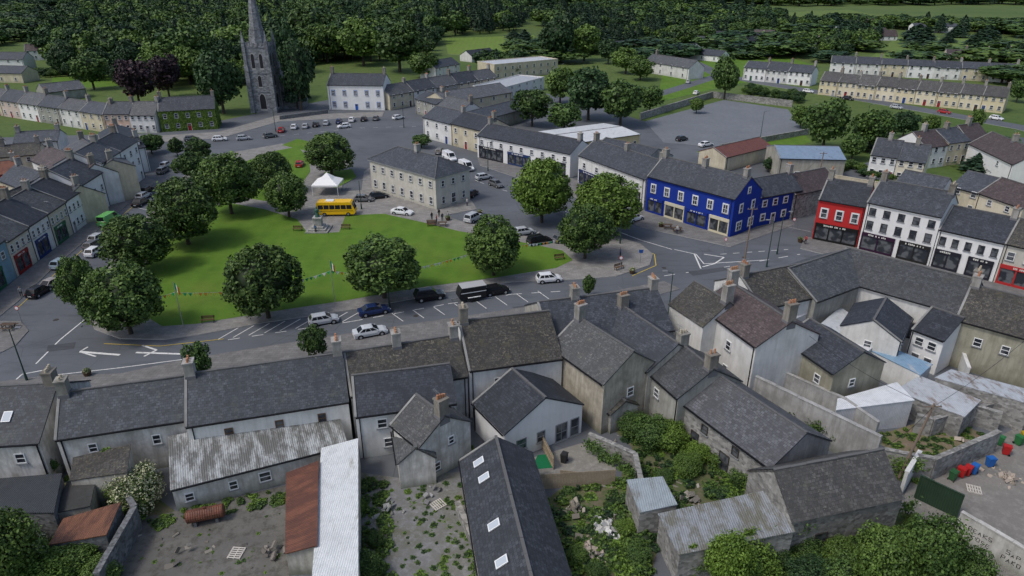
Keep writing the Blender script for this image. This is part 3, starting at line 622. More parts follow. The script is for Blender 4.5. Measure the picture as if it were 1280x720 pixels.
rh('porch',(1128,402),(1182,414),3.9,3.0,(1130,424),WHN,SLD,D=4)
rh('rear_return',(1012,398),(1080,440),7.6,5.6,(1005,425),OLV,SLD,D=7,wins=((.25,3.2,.9,1.1),(.75,3.2,.9,1.1),(.5,.9,1.0,1.2)),gB=((.4,3.4,.8,1),),gA=((.4,3.4,.8,1),))
shedpoly('white_metal_shed',[(1046,512),(1048,498),(1120,478),(1142,500)],3.2,3.5,corr((.74,.77,.80),.05,(.4,.4,.4)),corr((.66,.67,.69),.05,(.4,.4,.4)))
shedpoly('flat_roof_extension',[(1020,410),(1050,384),(1068,396),(1042,424)],4.0,4.2,corr((.56,.59,.62),.2,(.3,.3,.28)),WH)
shedpoly('flat_roof_extension',[(1040,424),(1062,402),(1098,428),(1075,446)],3.2,3.4,corr((.66,.68,.71),.1,(.3,.3,.28)),WH)
shedpoly('blue_roof_shed',[(1085,436),(1098,428),(1165,455),(1150,468)],3.0,3.2,corr((.24,.38,.52),.25,(.5,.5,.5)),WH)
shedpoly('tin_roof_shed',[(1170,472),(1190,462),(1290,488),(1290,505)],3.2,3.6,corr((.48,.52,.56),.45,(.2,.15,.12)),ST)
shedpoly('tin_roof_shed',[(1120,488),(1150,470),(1225,500),(1205,520)],2.8,3.0,corr((.50,.53,.56),.35,(.25,.2,.17)),ST)
shedpoly('flat_roof_extension',[(955,388),(985,378),(1008,392),(980,404)],4.5,4.6,corr((.66,.68,.71),.1,(.3,.3,.28)),WH)
rh('stone_barn',(968,588),(1104,562),6.8,4.2,(985,652),ST,slate((.11,.108,.105),.6,(.26,.255,.22)),bare=True,chim=(),wins=((.3,.1,1.2,2.0),),fr=paint((.05,.045,.04)))
shedpoly('ruined_outhouse',[(850,692),(825,642),(972,610),(992,664)],3.4,3.9,corr((.30,.32,.34),.6,(.16,.155,.12)),ST)
shedpoly('small_shed',[(800,640),(784,600),(828,596),(846,630)],2.8,3.3,corr((.32,.37,.40),.35,(.2,.2,.18)),ST)
# ---------------------------------------------------------------- walls and fences
def wall(name,pts,h,mat,th=.4,cap=None):
    P=[G(*p) for p in pts]; b=Bld(name,P[0],True)
    for i,(a,c) in enumerate(zip(P,P[1:])):
        d=(c-a).normalized(); n=Vector((-d.y,d.x,0)); L=(c-a).length; a=a+d*(.002 if i else 0)
        b.box('w',mat,a-n*th/2,d*L,n*th,Z*(h+i*.003)); k=max(1,int(L/1.2))
        for j in range(k): b.box('w',cap or mat,a+d*(L*j/k)-n*(th/2+.05)+Z*(h+i*.003+.001),d*(L/k-.02),n*(th+.1),Z*R.uniform(.07,.14))
    return b.done()
RW=plaster((.42,.42,.41),.75)
wall('stone_wall',[(600,760),(598,700),(572,640)],1.2,ST); wall('stone_wall',[(130,745),(176,660),(165,642)],2.4,STD,.4)
wall('stone_wall',[(735,560),(792,585),(808,660)],1.8,ST); wall('rendered_wall',[(938,510),(1090,590)],4.2,RW,.35)
wall('rendered_wall',[(940,478),(1050,530),(1090,560)],3.2,RW,.3)
wall('stone_wall',[(1140,540),(1160,545),(1250,520)],2.2,ST); wall('stone_wall',[(1098,588),(1160,600),(1240,565)],2.6,ST); wall('stone_wall',[(1160,515),(1245,540)],2.4,ST)
wall('stone_wall',[(1180,490),(1290,540)],2.8,ST); wall('graffiti_wall',[(1192,668),(1300,735)],2.6,plaster((.58,.57,.54),.7),.3)
wall('rendered_wall',[(1125,618),(1142,590)],2.6,WH,.3); wall('stone_wall',[(800,150),(890,122),(990,134)],2.2,ST); wall('stone_wall',[(900,188),(1010,168)],1.6,ST)
wall('rendered_wall',[(1205,480),(1195,450),(1150,440)],2.2,WH,.3); wall('stone_wall',[(350,150),(410,142)],1.2,STD); wall('rendered_wall',[(1040,228),(1108,240)],1.8,CRM,.3)
def graffiti():
    a=G(1192,668);c=G(1300,735); d=(c-a).normalized(); n=Vector((-d.y,d.x,0)); 
    if n.y>0: n=-n
    b=Bld('graffiti',a,True); G_={'P':[(0,0,0,2),(0,2,1,2),(1,2,1,1),(1,1,0,1)],'S':[(1,2,0,2),(0,2,0,1),(0,1,1,1),(1,1,1,0),(1,0,0,0)],'A':[(0,0,.5,2),(.5,2,1,0),(.2,.8,.8,.8)],'K':[(0,0,0,2),(1,2,0,1),(0,1,1,0)],'E':[(1,2,0,2),(0,2,0,0),(0,0,1,0),(0,1,.8,1)],'O':[(0,0,0,2),(0,2,1,2),(1,2,1,0),(1,0,0,0)]}
    for x_,z_,word in ((.9,1.45,'PEAKS'),(1.3,.75,'KOSE'),(3.9,1.3,'SAP'),(3.7,.6,'PAKO'),(6.2,1.2,'SEAP'),(6.6,.5,'OK')):
        x=x_
        for ch in word:
            sc_=R.uniform(.26,.36); z0=z_+R.uniform(-.06,.06)
            for x0,y0,x1,y1 in G_[ch]:
                p=a+d*(x+x0*sc_*.8)+Z*(z0+y0*sc_*.6)+n*.158; q=a+d*(x+x1*sc_*.8+R.uniform(-.05,.05))+Z*(z0+y1*sc_*.6+R.uniform(-.03,.03))+n*.158; t=(q-p).normalized(); u=t.cross(n).normalized()*.025
                b.f('g',BLK,[p-u,q-u,q+u,p+u])
            x+=.4
    b.done()
graffiti()
def fence(pts,h,mat):
    P=[G(*p) for p in pts]; b=Bld('timber_fence',P[0],True)
    for a,c in zip(P,P[1:]):
        d=(c-a).normalized(); n=Vector((-d.y,d.x,0)); L=(c-a).length; x=0
        while x<L: b.box('w',mat,a+d*x+n*R.uniform(0,.01),d*.13,n*.03,Z*(h+R.uniform(-.02,.02))); x+=.15
        for z in(.4,h-.4): b.box('w',mat,a+n*.04+Z*z,d*L,n*.05,Z*.1)
    b.done()
TIM=ground((.36,.29,.20),(.30,.24,.17),(.42,.35,.25),1,4)
fence([(672,612),(768,606)],1.8,TIM); fence([(692,588),(676,556)],1.7,TIM); fence([(700,598),(720,600)],1.0,TIM)
wall('green_gate',[(1142,622),(1196,648)],2.6,corr((.03,.06,.035),.1,(.06,.06,.04)),.08)
# ---------------------------------------------------------------- square and background buildings
SB=paint((.6,.62,.65))
fh('blue_pub',(806,264),(912,297),9.0,7.4,10.6,BLUE,SL,nwin=6,rows=[(1,1.4),(4.3,1.7)],shops=((.02,.22,(.01,.03,.22)),(.24,.48,(.6,.55,.4)),(.5,.74,(.01,.03,.22)),(.76,.98,(.6,.55,.4))),sur=SB,chim=(.03,.5,.95),bars=2,
   gB=((.28,4.3,1,1.6),(.72,4.3,1,1.6),(.5,7.6,.8,1.1),(.28,.9,1.6,1.6),(.72,.9,1.6,1.6)),gA=())
_A=G(806,264);_B=G(912,297);_X=(_B-_A).normalized();_Y=Vector((-_X.y,_X.x,0)); _c=_B+_Y*9.02
building('blue_house',_c-_X*.1,_c-_X*.1+(G(985,275)-_c).normalized()*11,7,5.8,8.4,BLUE,SL,nwin=4,rows=[(1,1.3),(3.8,1.2)],sur=SB,doors=(1,),chim=(.97,))
fh('shop_terrace',(722,228),(804,262),9,6.4,9.4,WH,SL,nwin=5,chim=(.02,.5,.98),shops=((.02,.4,(.02,.03,.1)),(.5,.95,(.03,.03,.03))))
fh('white_shop_building',(597,197),(712,223),9,5.8,8.2,WHN,SLD,nwin=9,rows=[(1,1.4),(3.8,1.2)],shops=((.02,.3,(.02,.02,.03)),(.35,.6,(.02,.04,.12)),(.66,.96,(.02,.02,.03))),chim=(.02,.98))
fh('cream_factory',(700,205),(798,190),16,4.8,5.4,plaster((.66,.55,.31),.2),corr((.66,.68,.69),.12,(.4,.4,.38)),nwin=8,rows=[(1.6,1.6)],style='gable',old=0)
fh('dark_roof_shed',(735,215),(800,232),12,5,7.5,GRN,SL)
fh('market_house',(465,237),(546,263),9.6,6.9,9.6,plaster((.62,.60,.53),.35),SL,style='hip',nwin=7,rows=[(1.0,1.6),(4.6,1.3)],sur=plaster((.5,.49,.45),.3),gB=((.2,4.6,.9,1.3),(.5,4.6,.9,1.3),(.8,4.6,.9,1.3),(.5,.6,1.3,2.2),(.2,1,.9,1.6),(.8,1,.9,1.6)),chim=(.5,),oh=.35)
fh('red_pub',(1014,299),(1070,310),9,7.6,10.4,RED,SLD,nwin=3,rows=[(1,1.4),(4.4,1.7)],shops=((.02,.98,(.01,.01,.01)),),sur=paint((.6,.6,.6)),chim=(.05,.95))
fh('white_guesthouse',(1071,311),(1160,333),10,8.6,11.6,WHN,SL,nwin=5,rows=[(1,1.4),(4.0,1.5),(6.5,1.3)],shops=((.02,.5,(.03,.01,.03)),(.55,.98,(.02,.02,.02))),fr=paint((.04,.04,.05)),chim=(.02,.98))
fh('white_shop',(1161,333),(1240,353),10,6.6,9.4,WHN,SLD,nwin=5,rows=[(1,1.4),(4.1,1.4)],shops=((.02,.45,(.02,.02,.03)),(.55,.95,(.02,.02,.03))),fr=paint((.04,.04,.05)),chim=(.98,))
fh('red_shop',(1241,353),(1330,376),10,6.6,9.4,plaster((.58,.56,.5),.3),SLM,nwin=4,rows=[(1,1.4),(4.1,1.4)],shops=((.02,.98,(.4,.03,.03)),),chim=(.5,))
fh('stone_building',(988,275),(1045,262),9,5.2,7.6,ST,SLB); fh('garage_shed',(970,224),(1052,226),12,5.0,6.6,plaster((.42,.4,.34),.5),corr((.23,.31,.42),.15,(.12,.14,.16)),wins=((.3,1,1.2,1),),old=0)
fh('red_roof_shed',(905,215),(962,200),8,3.6,5.2,CRM,corr((.18,.07,.055),.3,(.1,.05,.04)),old=0)
cols=[plaster((.66,.6,.5),.25),WH,plaster((.6,.56,.44),.3),WHN,plaster((.7,.65,.54),.2)]
def row(name,a,b,n,D,ze,zr,walls,roofs,nwin=3,chim=(.98,),shopc=None,**k):
    A=G(*a);B=G(*b)
    for i in range(n):
        p=A.lerp(B,i/n);q=A.lerp(B,(i+1)/n); sh=()
        if shopc and R.random()<.6: sh=((.08,.7,R.choice(shopc)),)
        building(name,p,q,D,ze+R.uniform(-.3,.3),zr+R.uniform(-.3,.3),walls[i%len(walls)],roofs[i%len(roofs)],nwin=nwin,chim=chim,doors=(R.randrange(nwin),),shops=sh,**k)
SC=[(.25,.02,.02),(.02,.04,.15),(.02,.02,.02),(.03,.12,.06)]
row('terraced_house',(22,346),(112,277),4,11,6.0,9.2,cols,[SLG,SLD],4,shopc=SC)
row('terraced_house',(-70,420),(21,347),2,11,6.4,9.4,[plaster((.17,.34,.5),.3),plaster((.23,.37,.45),.3)],[SLM,SL],3,shopc=SC)
row('terraced_house',(113,276),(138,257),1,10,7.4,10.4,[WHN],[SL],3,shopc=SC)
row('white_townhouse',(139,256),(182,222),2,9,8.6,11,[WHN,WHN],[SL,SLD],3,rows=[(1,1.4),(3.9,1.4),(6.5,1.2)])
row('terraced_house',(183,214),(176,196),1,8,7,9,[WHN],[SLD],2)
for i,(r1,r2,zr,ze,D,w,rf) in enumerate([((-40,262),(60,218),8,5,9,GRN,SLM),((20,205),(100,232),7.5,5,8,CRM,SL),((60,182),(118,205),9,6.5,8,WH,SLB),((100,172),(140,200),9,7,8,CRM,SLL),((-10,240),(-60,290),8,5,10,GRN,SL),
        ((0,182),(50,178),6.5,4.5,8,CRM,SLM),((-30,205),(20,200),6,4,8,RED,corr((.2,.08,.05),.4,(.1,.05,.04))),((118,178),(172,170),8,6,8,WHN,SLD),((60,230),(95,216),6,4,7,OLD,SLM),((20,165),(75,162),7,5,8,WH,SL),((-60,175),(0,170),7,5,8,WH,SL)]):
    rh('house',r1,r2,zr,ze,((r1[0]+r2[0])/2,(r1[1]+r2[1])/2+20),w,rf,D=D,chim=(.05,.95),wins=((.3,3,.9,1.1),(.7,3,.9,1.1)))
row('terraced_house',(-40,138),(133,166),7,8,5.2,8,[WH,CRM,plaster((.6,.5,.45),.2),WHN,GRN],[SL,SLL],3)
row('terraced_house',(134,166),(198,166),2,8.5,5.4,8.4,[PNK,WH],[SL,SLL],4)
IVY=ground((.07,.14,.022),(.09,.18,.03),(.05,.10,.018),.8,3)
fh('ivy_covered_house',(203,165),(273,161),9,6.2,9.4,IVY,SL,nwin=5,rows=[(1,1.4),(3.9,1.4)],chim=(.02,.98),doors=(2,),dc=(.3,.02,.02))
def ivy():
    A=G(203,165);B=G(273,161);X=(B-A).normalized();Y=Vector((-X.y,X.x,0));L=(B-A).length; P=[]
    sp=L/5; 
    while len(P)<5200:
        x=R.uniform(0,L); z=R.uniform(0,6.1)
        i=int(x/sp); xx=abs(x-sp*(i+.5))
        if xx<.62 and (0.9<z<2.45 or 3.8<z<5.4 or (i==2 and z<2.3)): continue
        p=A+X*x-Y*R.uniform(.03,.3)+Z*z; P.append(p[:])
    for k in range(1500): p=B+X*R.uniform(.03,.3)+Y*R.uniform(0,9)+Z*R.uniform(0,6.1); P.append(p[:])
    P=np.array(P); n=np.tile(np.array((-Y)[:]),(len(P),1)); n[5200:]=np.array(X[:]); n=n+NR.normal(size=n.shape)*.5+np.array([0,0,.3]); n/=np.linalg.norm(n,axis=1)[:,None]
    me=leafmesh('ivy',P,n,.17,NR.randint(0,3,len(P)),lmats('bright')); link(bpy.data.objects.new('ivy',me))
ivy()
BT=paint((.02,.12,.42))
fh('blue_trim_house',(412,137),(481,138),11,8.4,11.6,WHN,SL,nwin=5,rows=[(1,1.7),(5.0,1.6)],sur=BT,chim=(.03,.97),doors=(2,),dc=(.02,.1,.4),ch=2.2,bars=2)
row('terraced_house',(488,138),(622,112),5,9,5.0,8,[CRM,WH,GRN,plaster((.58,.53,.42),.2)],[SLL,SL],3)
row('house',(530,172),(602,192),2,10,6,8.8,[WH,CRM],[SL,SLD],3)
row('house',(520,142),(575,160),2,9,4.8,7.2,[GRN,WH],[SL,SLL],3)
fh('grey_roof_hall',(560,150),(640,135),12,5.5,8,CRM,SLL,nwin=5,chim=(.1,)); fh('long_shed',(600,168),(660,150),10,4,6,GRN,SL)
fh('school_building',(618,100),(697,92),14,6.5,6.6,CRM,corr((.55,.57,.6),.1,(.3,.3,.3)),style='flat',nwin=9,rows=[(1,1.5),(4,1.4)])
fh('flat_roof_building',(625,128),(680,112),12,5,5.2,WH,corr((.45,.47,.5),.1,(.3,.3,.3)),style='flat',nwin=6)
fh('house',(545,100),(575,94),9,5,7.5,WH,SL,nwin=3); fh('house',(590,78),(620,74),9,3,5.5,WH,SLD,nwin=3)
fh('house',(805,90),(860,100),9,5,8,WH,SLL,nwin=4,chim=(.1,)); fh('house',(840,72),(900,78),9,3,5.5,WHN,SL,nwin=4); fh('house',(760,66),(800,62),9,3,5.5,WH,SL,nwin=3)
row('semi_detached_house',(928,100),(1012,108),3,9,5.2,8,[WHN,WH],[SL],4); row('terraced_house',(1022,118),(1252,142),9,9,5.2,8,[plaster((.66,.58,.40),.15),plaster((.7,.63,.47),.15)],[slate((.13,.13,.13),.3)],3)
row('terraced_house',(1036,92),(1270,104),7,9,5,7.6,[WHN,WH,CRM],[SL],3); row('terraced_house',(1180,80),(1290,84),4,8,4.8,7,[CRM,WH],[SLB],3)
row('bungalow',(1000,62),(1080,60),3,8,3,5.2,[WHN,WH],[SL],3); row('bungalow',(905,56),(960,52),3,8,3,5.2,[WHN],[SLD],3)
row('semi_detached_house',(1082,222),(1150,232),2,9,5.4,8.4,[WHN,plaster((.7,.64,.52),.2)],[SL],3,(.5,)); row('semi_detached_house',(1150,212),(1232,200),3,9,5.4,8.4,[WHN,plaster((.65,.58,.42),.2)],[SLB,SL],3,(.5,),sur=None)
rh('white_house',(1240,165),(1300,190),8.4,5.4,(1222,190),WHN,SLB,D=9,gA=((.4,3.6,1,1.1),),gB=((.4,3.6,1,1.1),),wins=((.3,3.6,1,1.1),(.7,3.6,1,1.1)),chim=(.5,))
rh('cream_house',(1252,222),(1310,240),8,5.2,(1225,250),plaster((.66,.6,.46),.2),SLB,D=9,wins=((.3,3.6,1,1.1),(.7,3.6,1,1.1)),gA=((.4,3.6,1,1.1),),gB=((.4,3.6,1,1.1),))
fh('house',(1180,262),(1240,280),9,5,7.6,CRM,SL,nwin=3); fh('house',(1110,262),(1165,275),8,5,7.6,WH,SL,nwin=3)
fh('farmhouse',(-5,88),(32,88),9,5,8,WHN,SL,nwin=3); fh('farmhouse',(34,76),(58,75),9,5,8,WH,SLB,nwin=3); fh('house',(-40,102),(30,104),9,4,6.5,CRM,SL,nwin=4); fh('barn',(60,128),(110,122),10,3.5,6,GRN,SLL)
for i in range(34):
    u=R.uniform(660,1290); v=R.uniform(30,66)
    if 1100<u and v>42: continue
    p=G(u,v); a=R.uniform(-.5,.5); q=p+Vector((math.cos(a),math.sin(a),0))*R.uniform(9,16)
    building('house',p,q,8,R.choice([2.8,4.6]),6.6,R.choice([WHN,WHN,WH]),R.choice([SL,SLD,SLB]),nwin=3,old=0)
# ---------------------------------------------------------------- church
def church():
    p=G(331,141); b=Bld('church',p); w=7.6; h=HZ(p,58); X=Vector((1,.0,0)).normalized(); Y=Vector((0,1,0)); o=p-X*w/2
    m=stone((.20,.21,.225),1.2)
    b.box('tower',m,o,X*w,Y*w,Z*h)
    for z in (h*.32,h*.6,h-.4): b.box('string_course',m,o-X*.15-Y*.15+Z*z,X*(w+.3),Y*(w+.3),Z*.35)
    for dx in(0,1):
        for dy in(0,1):
            q=o+X*(w*dx)+Y*(w*dy); b.box('buttress',m,q-X*.7-Y*.7,X*1.4,Y*1.4,Z*(h*.72)); b.box('buttress',m,q-X*.5-Y*.5+Z*h*.72,X*1,Y*1,Z*(h*.28+1.6)); b.cyl('pinnacle',m,q+Z*(h+1.6),.65,.05,3.4,4)
    for i in range(6):
        b.box('battlement',m,o+X*(w*(i+.25)/6)-Y*.08+Z*(h+.05),X*.6,Y*.3,Z*1.0); b.box('battlement',m,o+X*(w-.2)+Y*(w*(i+.25)/6)+Z*(h+.05),X*.3,Y*.6,Z*1.0); b.box('battlement',m,o-X*.1+Y*(w*(i+.25)/6)+Z*(h+.05),X*.3,Y*.6,Z*1.0)
    def lancet(o,t,n,x,z,w,h):
        pts=[o+t*(x-w/2)+Z*z,o+t*(x+w/2)+Z*z]+[o+t*(x+w/2*math.cos(a))+Z*(z+h+w*.9*math.sin(a)) for a in [0,.5,1.0,1.57,2.14,2.64,3.14]]
        b.f('windows',paint((.02,.02,.025),.6),[q+n*.04 for q in pts]); c=sum(pts,Vector())/len(pts); b.f('window_tracery',paint((.34,.34,.33),.9),[c+(q-c)*1.18+n*.02 for q in pts])
    for (oo,t,n) in ((o,X,-Y),(o+X*w,Y,X),(o+Y*w,-Y,-X)):
        for x in(.32,.68): lancet(oo,t,n,w*x,h*.68,1.1,3.6)
        lancet(oo,t,n,w*.5,h*.4,1.2,2.6); lancet(oo,t,n,w*.5,h*.06,2.0,3.2)
    b.cyl('spire',m,p+Y*w/2+Z*h,2.9,.12,23,8); b.cyl('cross',GREY,p+Y*w/2+Z*(h+23),.06,.06,1.6,6)
    for k in range(3): b.cyl('spire_band',m,p+Y*w/2+Z*(h+5+k*5),2.9*(1-(5+k*5)/23)+.14,2.9*(1-(5.5+k*5)/23)+.14,.4,8)
    n0=o+Y*(w+.01)-X*2; L=24; W=12; P=lambda x,y,z:n0+X*x+Y*y+Z*z
    b.box('nave',m,P(0,0,0),X*W,Y*L,Z*8); b.f('nave_gable',m,[P(0,-.01,8),P(W,-.01,8),P(W/2,-.01,14)])
    b.f('nave_roof',SLD,[P(-.3,-.2,7.8),P(W/2,-.2,14.2),P(W/2,L,14.2),P(-.3,L,7.8)]); b.f('nave_roof',SLD,[P(W+.3,-.2,7.8),P(W+.3,L,7.8),P(W/2,L,14.2),P(W/2,-.2,14.2)])
    for k in range(4): lancet(P(W,0,0),Y,X,3+k*5.5,2,1.3,3); b.box('nave_buttress',m,P(W,.5+k*5.5,0),X*.8,Y*.8,Z*7)
    b.box('vestry',m,P(W+.01,0,0),X*5,Y*7,Z*5); b.f('nave_roof',SLD,[P(W,-.2,7),P(W+5.3,-.2,5),P(W+5.3,7.2,5),P(W,7.2,7)])
    b.done()
church()
# ---------------------------------------------------------------- vehicles
VC={}
def vehicle_mesh(kind,col):
    k=(kind,col)
    if k in VC: return VC[k]
    b=Bld(kind,Vector((0,0,0)),True); body=paint(col,.25); body.node_tree.nodes['Principled BSDF'].inputs['Coat Weight'].default_value=.5
    gl=paint((.015,.018,.022),.08); ty=paint((.015,.015,.015),.8); hub=paint((.35,.36,.37),.35); V=lambda x,y,z:Vector((x,y,z))
    if kind=='hatch': L,sec,cb,ct,zt=4.1,[(-2.05,.4,.8,.70),(-1.95,.25,.98,.82),(-1.2,.2,1.0,.87),(.1,.2,.96,.87),(.95,.2,.93,.87),(1.65,.22,.82,.84),(1.98,.28,.66,.76),(2.05,.38,.56,.66)],(-1.92,1.12),(-1.5,.3),1.48
    elif kind=='saloon': L,sec,cb,ct,zt=4.6,[(-2.3,.4,.8,.70),(-2.2,.25,.95,.84),(-1.4,.2,.98,.89),(.1,.2,.95,.89),(.95,.2,.92,.89),(1.85,.22,.80,.86),(2.22,.28,.64,.78),(2.3,.38,.56,.68)],(-1.75,1.15),(-1.0,.3),1.44
    elif kind=='suv': L,sec,cb,ct,zt=4.6,[(-2.3,.5,1.0,.78),(-2.22,.35,1.1,.9),(-1.4,.3,1.12,.94),(.1,.3,1.1,.94),(.95,.3,1.08,.94),(1.85,.32,1.0,.92),(2.22,.38,.85,.84),(2.3,.48,.7,.76)],(-2.2,1.15),(-1.95,.45),1.78
    else: L,sec,cb,ct,zt=5.4,[(-2.7,.35,1.2,.9),(-2.65,.3,1.25,.95),(0,.28,1.25,.96),(1.4,.28,1.2,.96),(2.2,.3,1.0,.93),(2.6,.35,.8,.85),(2.7,.42,.65,.78)],(-2.66,1.9),(-2.6,1.0),2.15
    rings=[]
    for x,z0,z1,hw in sec:
        zm=z0*.35+z1*.65; rings.append([V(x,-hw*.95,z0),V(x,-hw,zm),V(x,-hw*.9,z1),V(x,hw*.9,z1),V(x,hw,zm),V(x,hw*.95,z0)])
    for a,c in zip(rings,rings[1:]):
        for i in range(6): b.f('b',body,[a[i],c[i],c[(i+1)%6],a[(i+1)%6]])
    b.f('b',body,rings[0]); b.f('b',body,rings[-1][::-1])
    hw=max(s_[3] for s_ in sec); zb=sec[3][2]-.03; B0=[V(cb[0],-hw*.88,zb),V(cb[1],-hw*.88,zb),V(cb[1],hw*.88,zb),V(cb[0],hw*.88,zb)]; T0=[V(ct[0],-hw*.72,zt),V(ct[1],-hw*.72,zt),V(ct[1],hw*.72,zt),V(ct[0],hw*.72,zt)]
    if kind=='van': T0=[V(ct[0],-hw*.86,zt),V(ct[1],-hw*.86,zt),V(ct[1],hw*.86,zt),V(ct[0],hw*.86,zt)]
    cx=(ct[0]+ct[1])/2
    Tm=[p.lerp(V(cx,0,zt+.05),.35)+Z*.04 for p in T0]; b.f('r',body,Tm)
    for i in range(4): b.f('r',body,[T0[i],T0[(i+1)%4],Tm[(i+1)%4],Tm[i]])
    for i in range(4):
        a,c,d,e=B0[i],B0[(i+1)%4],T0[(i+1)%4],T0[i]; b.f('c',body,[a,c,d,e]); n=(c-a).cross(e-a).normalized()*.012
        def q(s,t): return a.lerp(c,s).lerp(e.lerp(d,s),t)+n
        if i in(0,2):
            spans=((.08,.32),(.36,.62),(.66,.93)) if kind!='van' else ((.70,.95),)
            if i==2: spans=[(1-y,1-x) for x,y in spans]
            for s0,s1 in spans: b.f('g',gl,[q(s0,.14),q(s1,.14),q(s1,.88),q(s0,.88)])
        else: b.f('g',gl,[q(.06,.1),q(.94,.1),q(.92,.9),q(.08,.9)])
    wb=L*.31; r=.33 if kind in('hatch','saloon') else .37
    for x in(-wb,wb):
        for y in(-1,1):
            b.cyl('w',BLK,V(x,y*(hw-.24),r),r+.07,r+.07,.245,14,V(0,y,0)); b.cyl('w',ty,V(x,y*(hw-.2),r),r,r,.22,14,V(0,y,0)); b.cyl('w',hub,V(x,y*(hw+.015),r),r*.6,r*.5,.02,10,V(0,y,0)); 
    for y in(-1,1):
        e=sec[-2]; b.box('l',paint((.8,.8,.78),.15),V(e[0]-.05,y*e[3]*.72-.14,e[2]-.16),V(.12,0,0),V(0,.28,0),V(0,0,.12)); e=sec[1]; b.box('l',paint((.35,.01,.01),.2),V(e[0]-.06,y*e[3]*.78-.12,e[2]-.28),V(.1,0,0),V(0,.24,0),V(0,0,.2))
        b.box('mir',body,V(cb[1]-.35,y*(hw*.93)+(0 if y>0 else -.16),zb+.02),V(.14,0,0),V(0,.16,0),V(0,0,.12))
        b.box('sk',BLK,V(-L*.4,y*hw*.93+(0 if y>0 else -.05),.2),V(L*.8,0,0),V(0,.05,0),V(0,0,.14))
    b.box('pl',WHT,V(-L/2-.012,-.26,.5),V(.02,0,0),V(0,.52,0),V(0,0,.11)); b.box('pl',WHT,V(L/2-.01,-.26,.42),V(.02,0,0),V(0,.52,0),V(0,0,.11)); b.box('gr',BLK,V(L/2-.02,-.4,.56),V(.04,0,0),V(0,.8,0),V(0,0,.08))
    o=b.done(); me=o.data; bpy.data.objects.remove(o); VC[k]=me; return me
def car(u,v,u2,v2,col,kind='hatch',name=None):
    p=G(u,v); q=G(u2,v2); o=link(bpy.data.objects.new(name or {'van':'parked_van','suv':'parked_suv'}.get(kind,'parked_car'),vehicle_mesh(kind,col)))
    o.location=(p.x,p.y,.02); o.rotation_euler=(0,0,math.atan2(q.y-p.y,q.x-p.x)); return o
SI=(.42,.44,.46);BK=(.012,.012,.015);WC=(.72,.73,.74);NB=(.015,.03,.10);RD=(.35,.02,.02);GY=(.12,.125,.13);LB=(.25,.32,.38)
for a in [(405,404,440,398,SI),(463,419,500,412,(.55,.58,.6),'saloon'),(468,392,500,386,NB,'saloon'),(537,374,570,369,BK,'suv'),(620,367,650,362,BK,'hatch'),(686,352,720,349,WC,'hatch'),
          (50,368,76,352,BK),(68,358,95,345,(.3,.27,.24),'saloon'),(78,333,100,320,LB),(118,310,136,300,GY),(124,301,142,291,SI),(176,256,192,246,BK,'saloon'),(180,248,196,239,SI),(184,241,200,232,BK),(208,209,218,203,SI),(204,216,214,210,GY),
          (120,318,138,307,WC),(503,268,530,271,WC,'saloon'),(592,276,612,266,SI,'suv'),(605,224,640,218,SI),(590,245,600,238,BK),(562,200,590,214,WC,'van'),(583,212,604,222,WC,'van'),(455,252,475,252,GY),(474,248,490,246,BK),
          (655,293,675,290,SI),(674,305,700,300,BK,'suv'),(704,302,724,298,GY),(793,276,812,270,WC),(818,398,822,380,WC,'van'),(275,176,300,175,WC),(305,175,330,173,SI),(352,165,358,158,RD),(368,161,372,155,WC),(382,160,386,154,SI),
          (395,158,399,152,BK),(408,156,412,150,SI),(424,154,428,148,NB),(440,152,444,146,WC),(455,151,459,145,BK),(470,150,474,144,GY),(498,149,510,147,WC),(882,183,900,180,WC,'saloon'),(852,176,870,172,BK),(1010,116,1030,118,WC),(1060,125,1080,128,BK),(1245,150,1270,154,WC),(1180,142,1200,145,RD),
          (1120,136,1140,139,SI),(940,112,960,115,WC),(620,233,650,244,GY),(430,160,420,161,WC),(550,192,565,180,GY),(375,208,380,200,RD),(338,172,352,170,GY),(140,178,160,178,BK),(240,176,255,175,GY),(1090,215,1100,212,RD),(870,118,880,112,WC),(860,104,866,98,SI)]:
    car(*a)
car(138,279,154,270,(.15,.45,.12),'van')
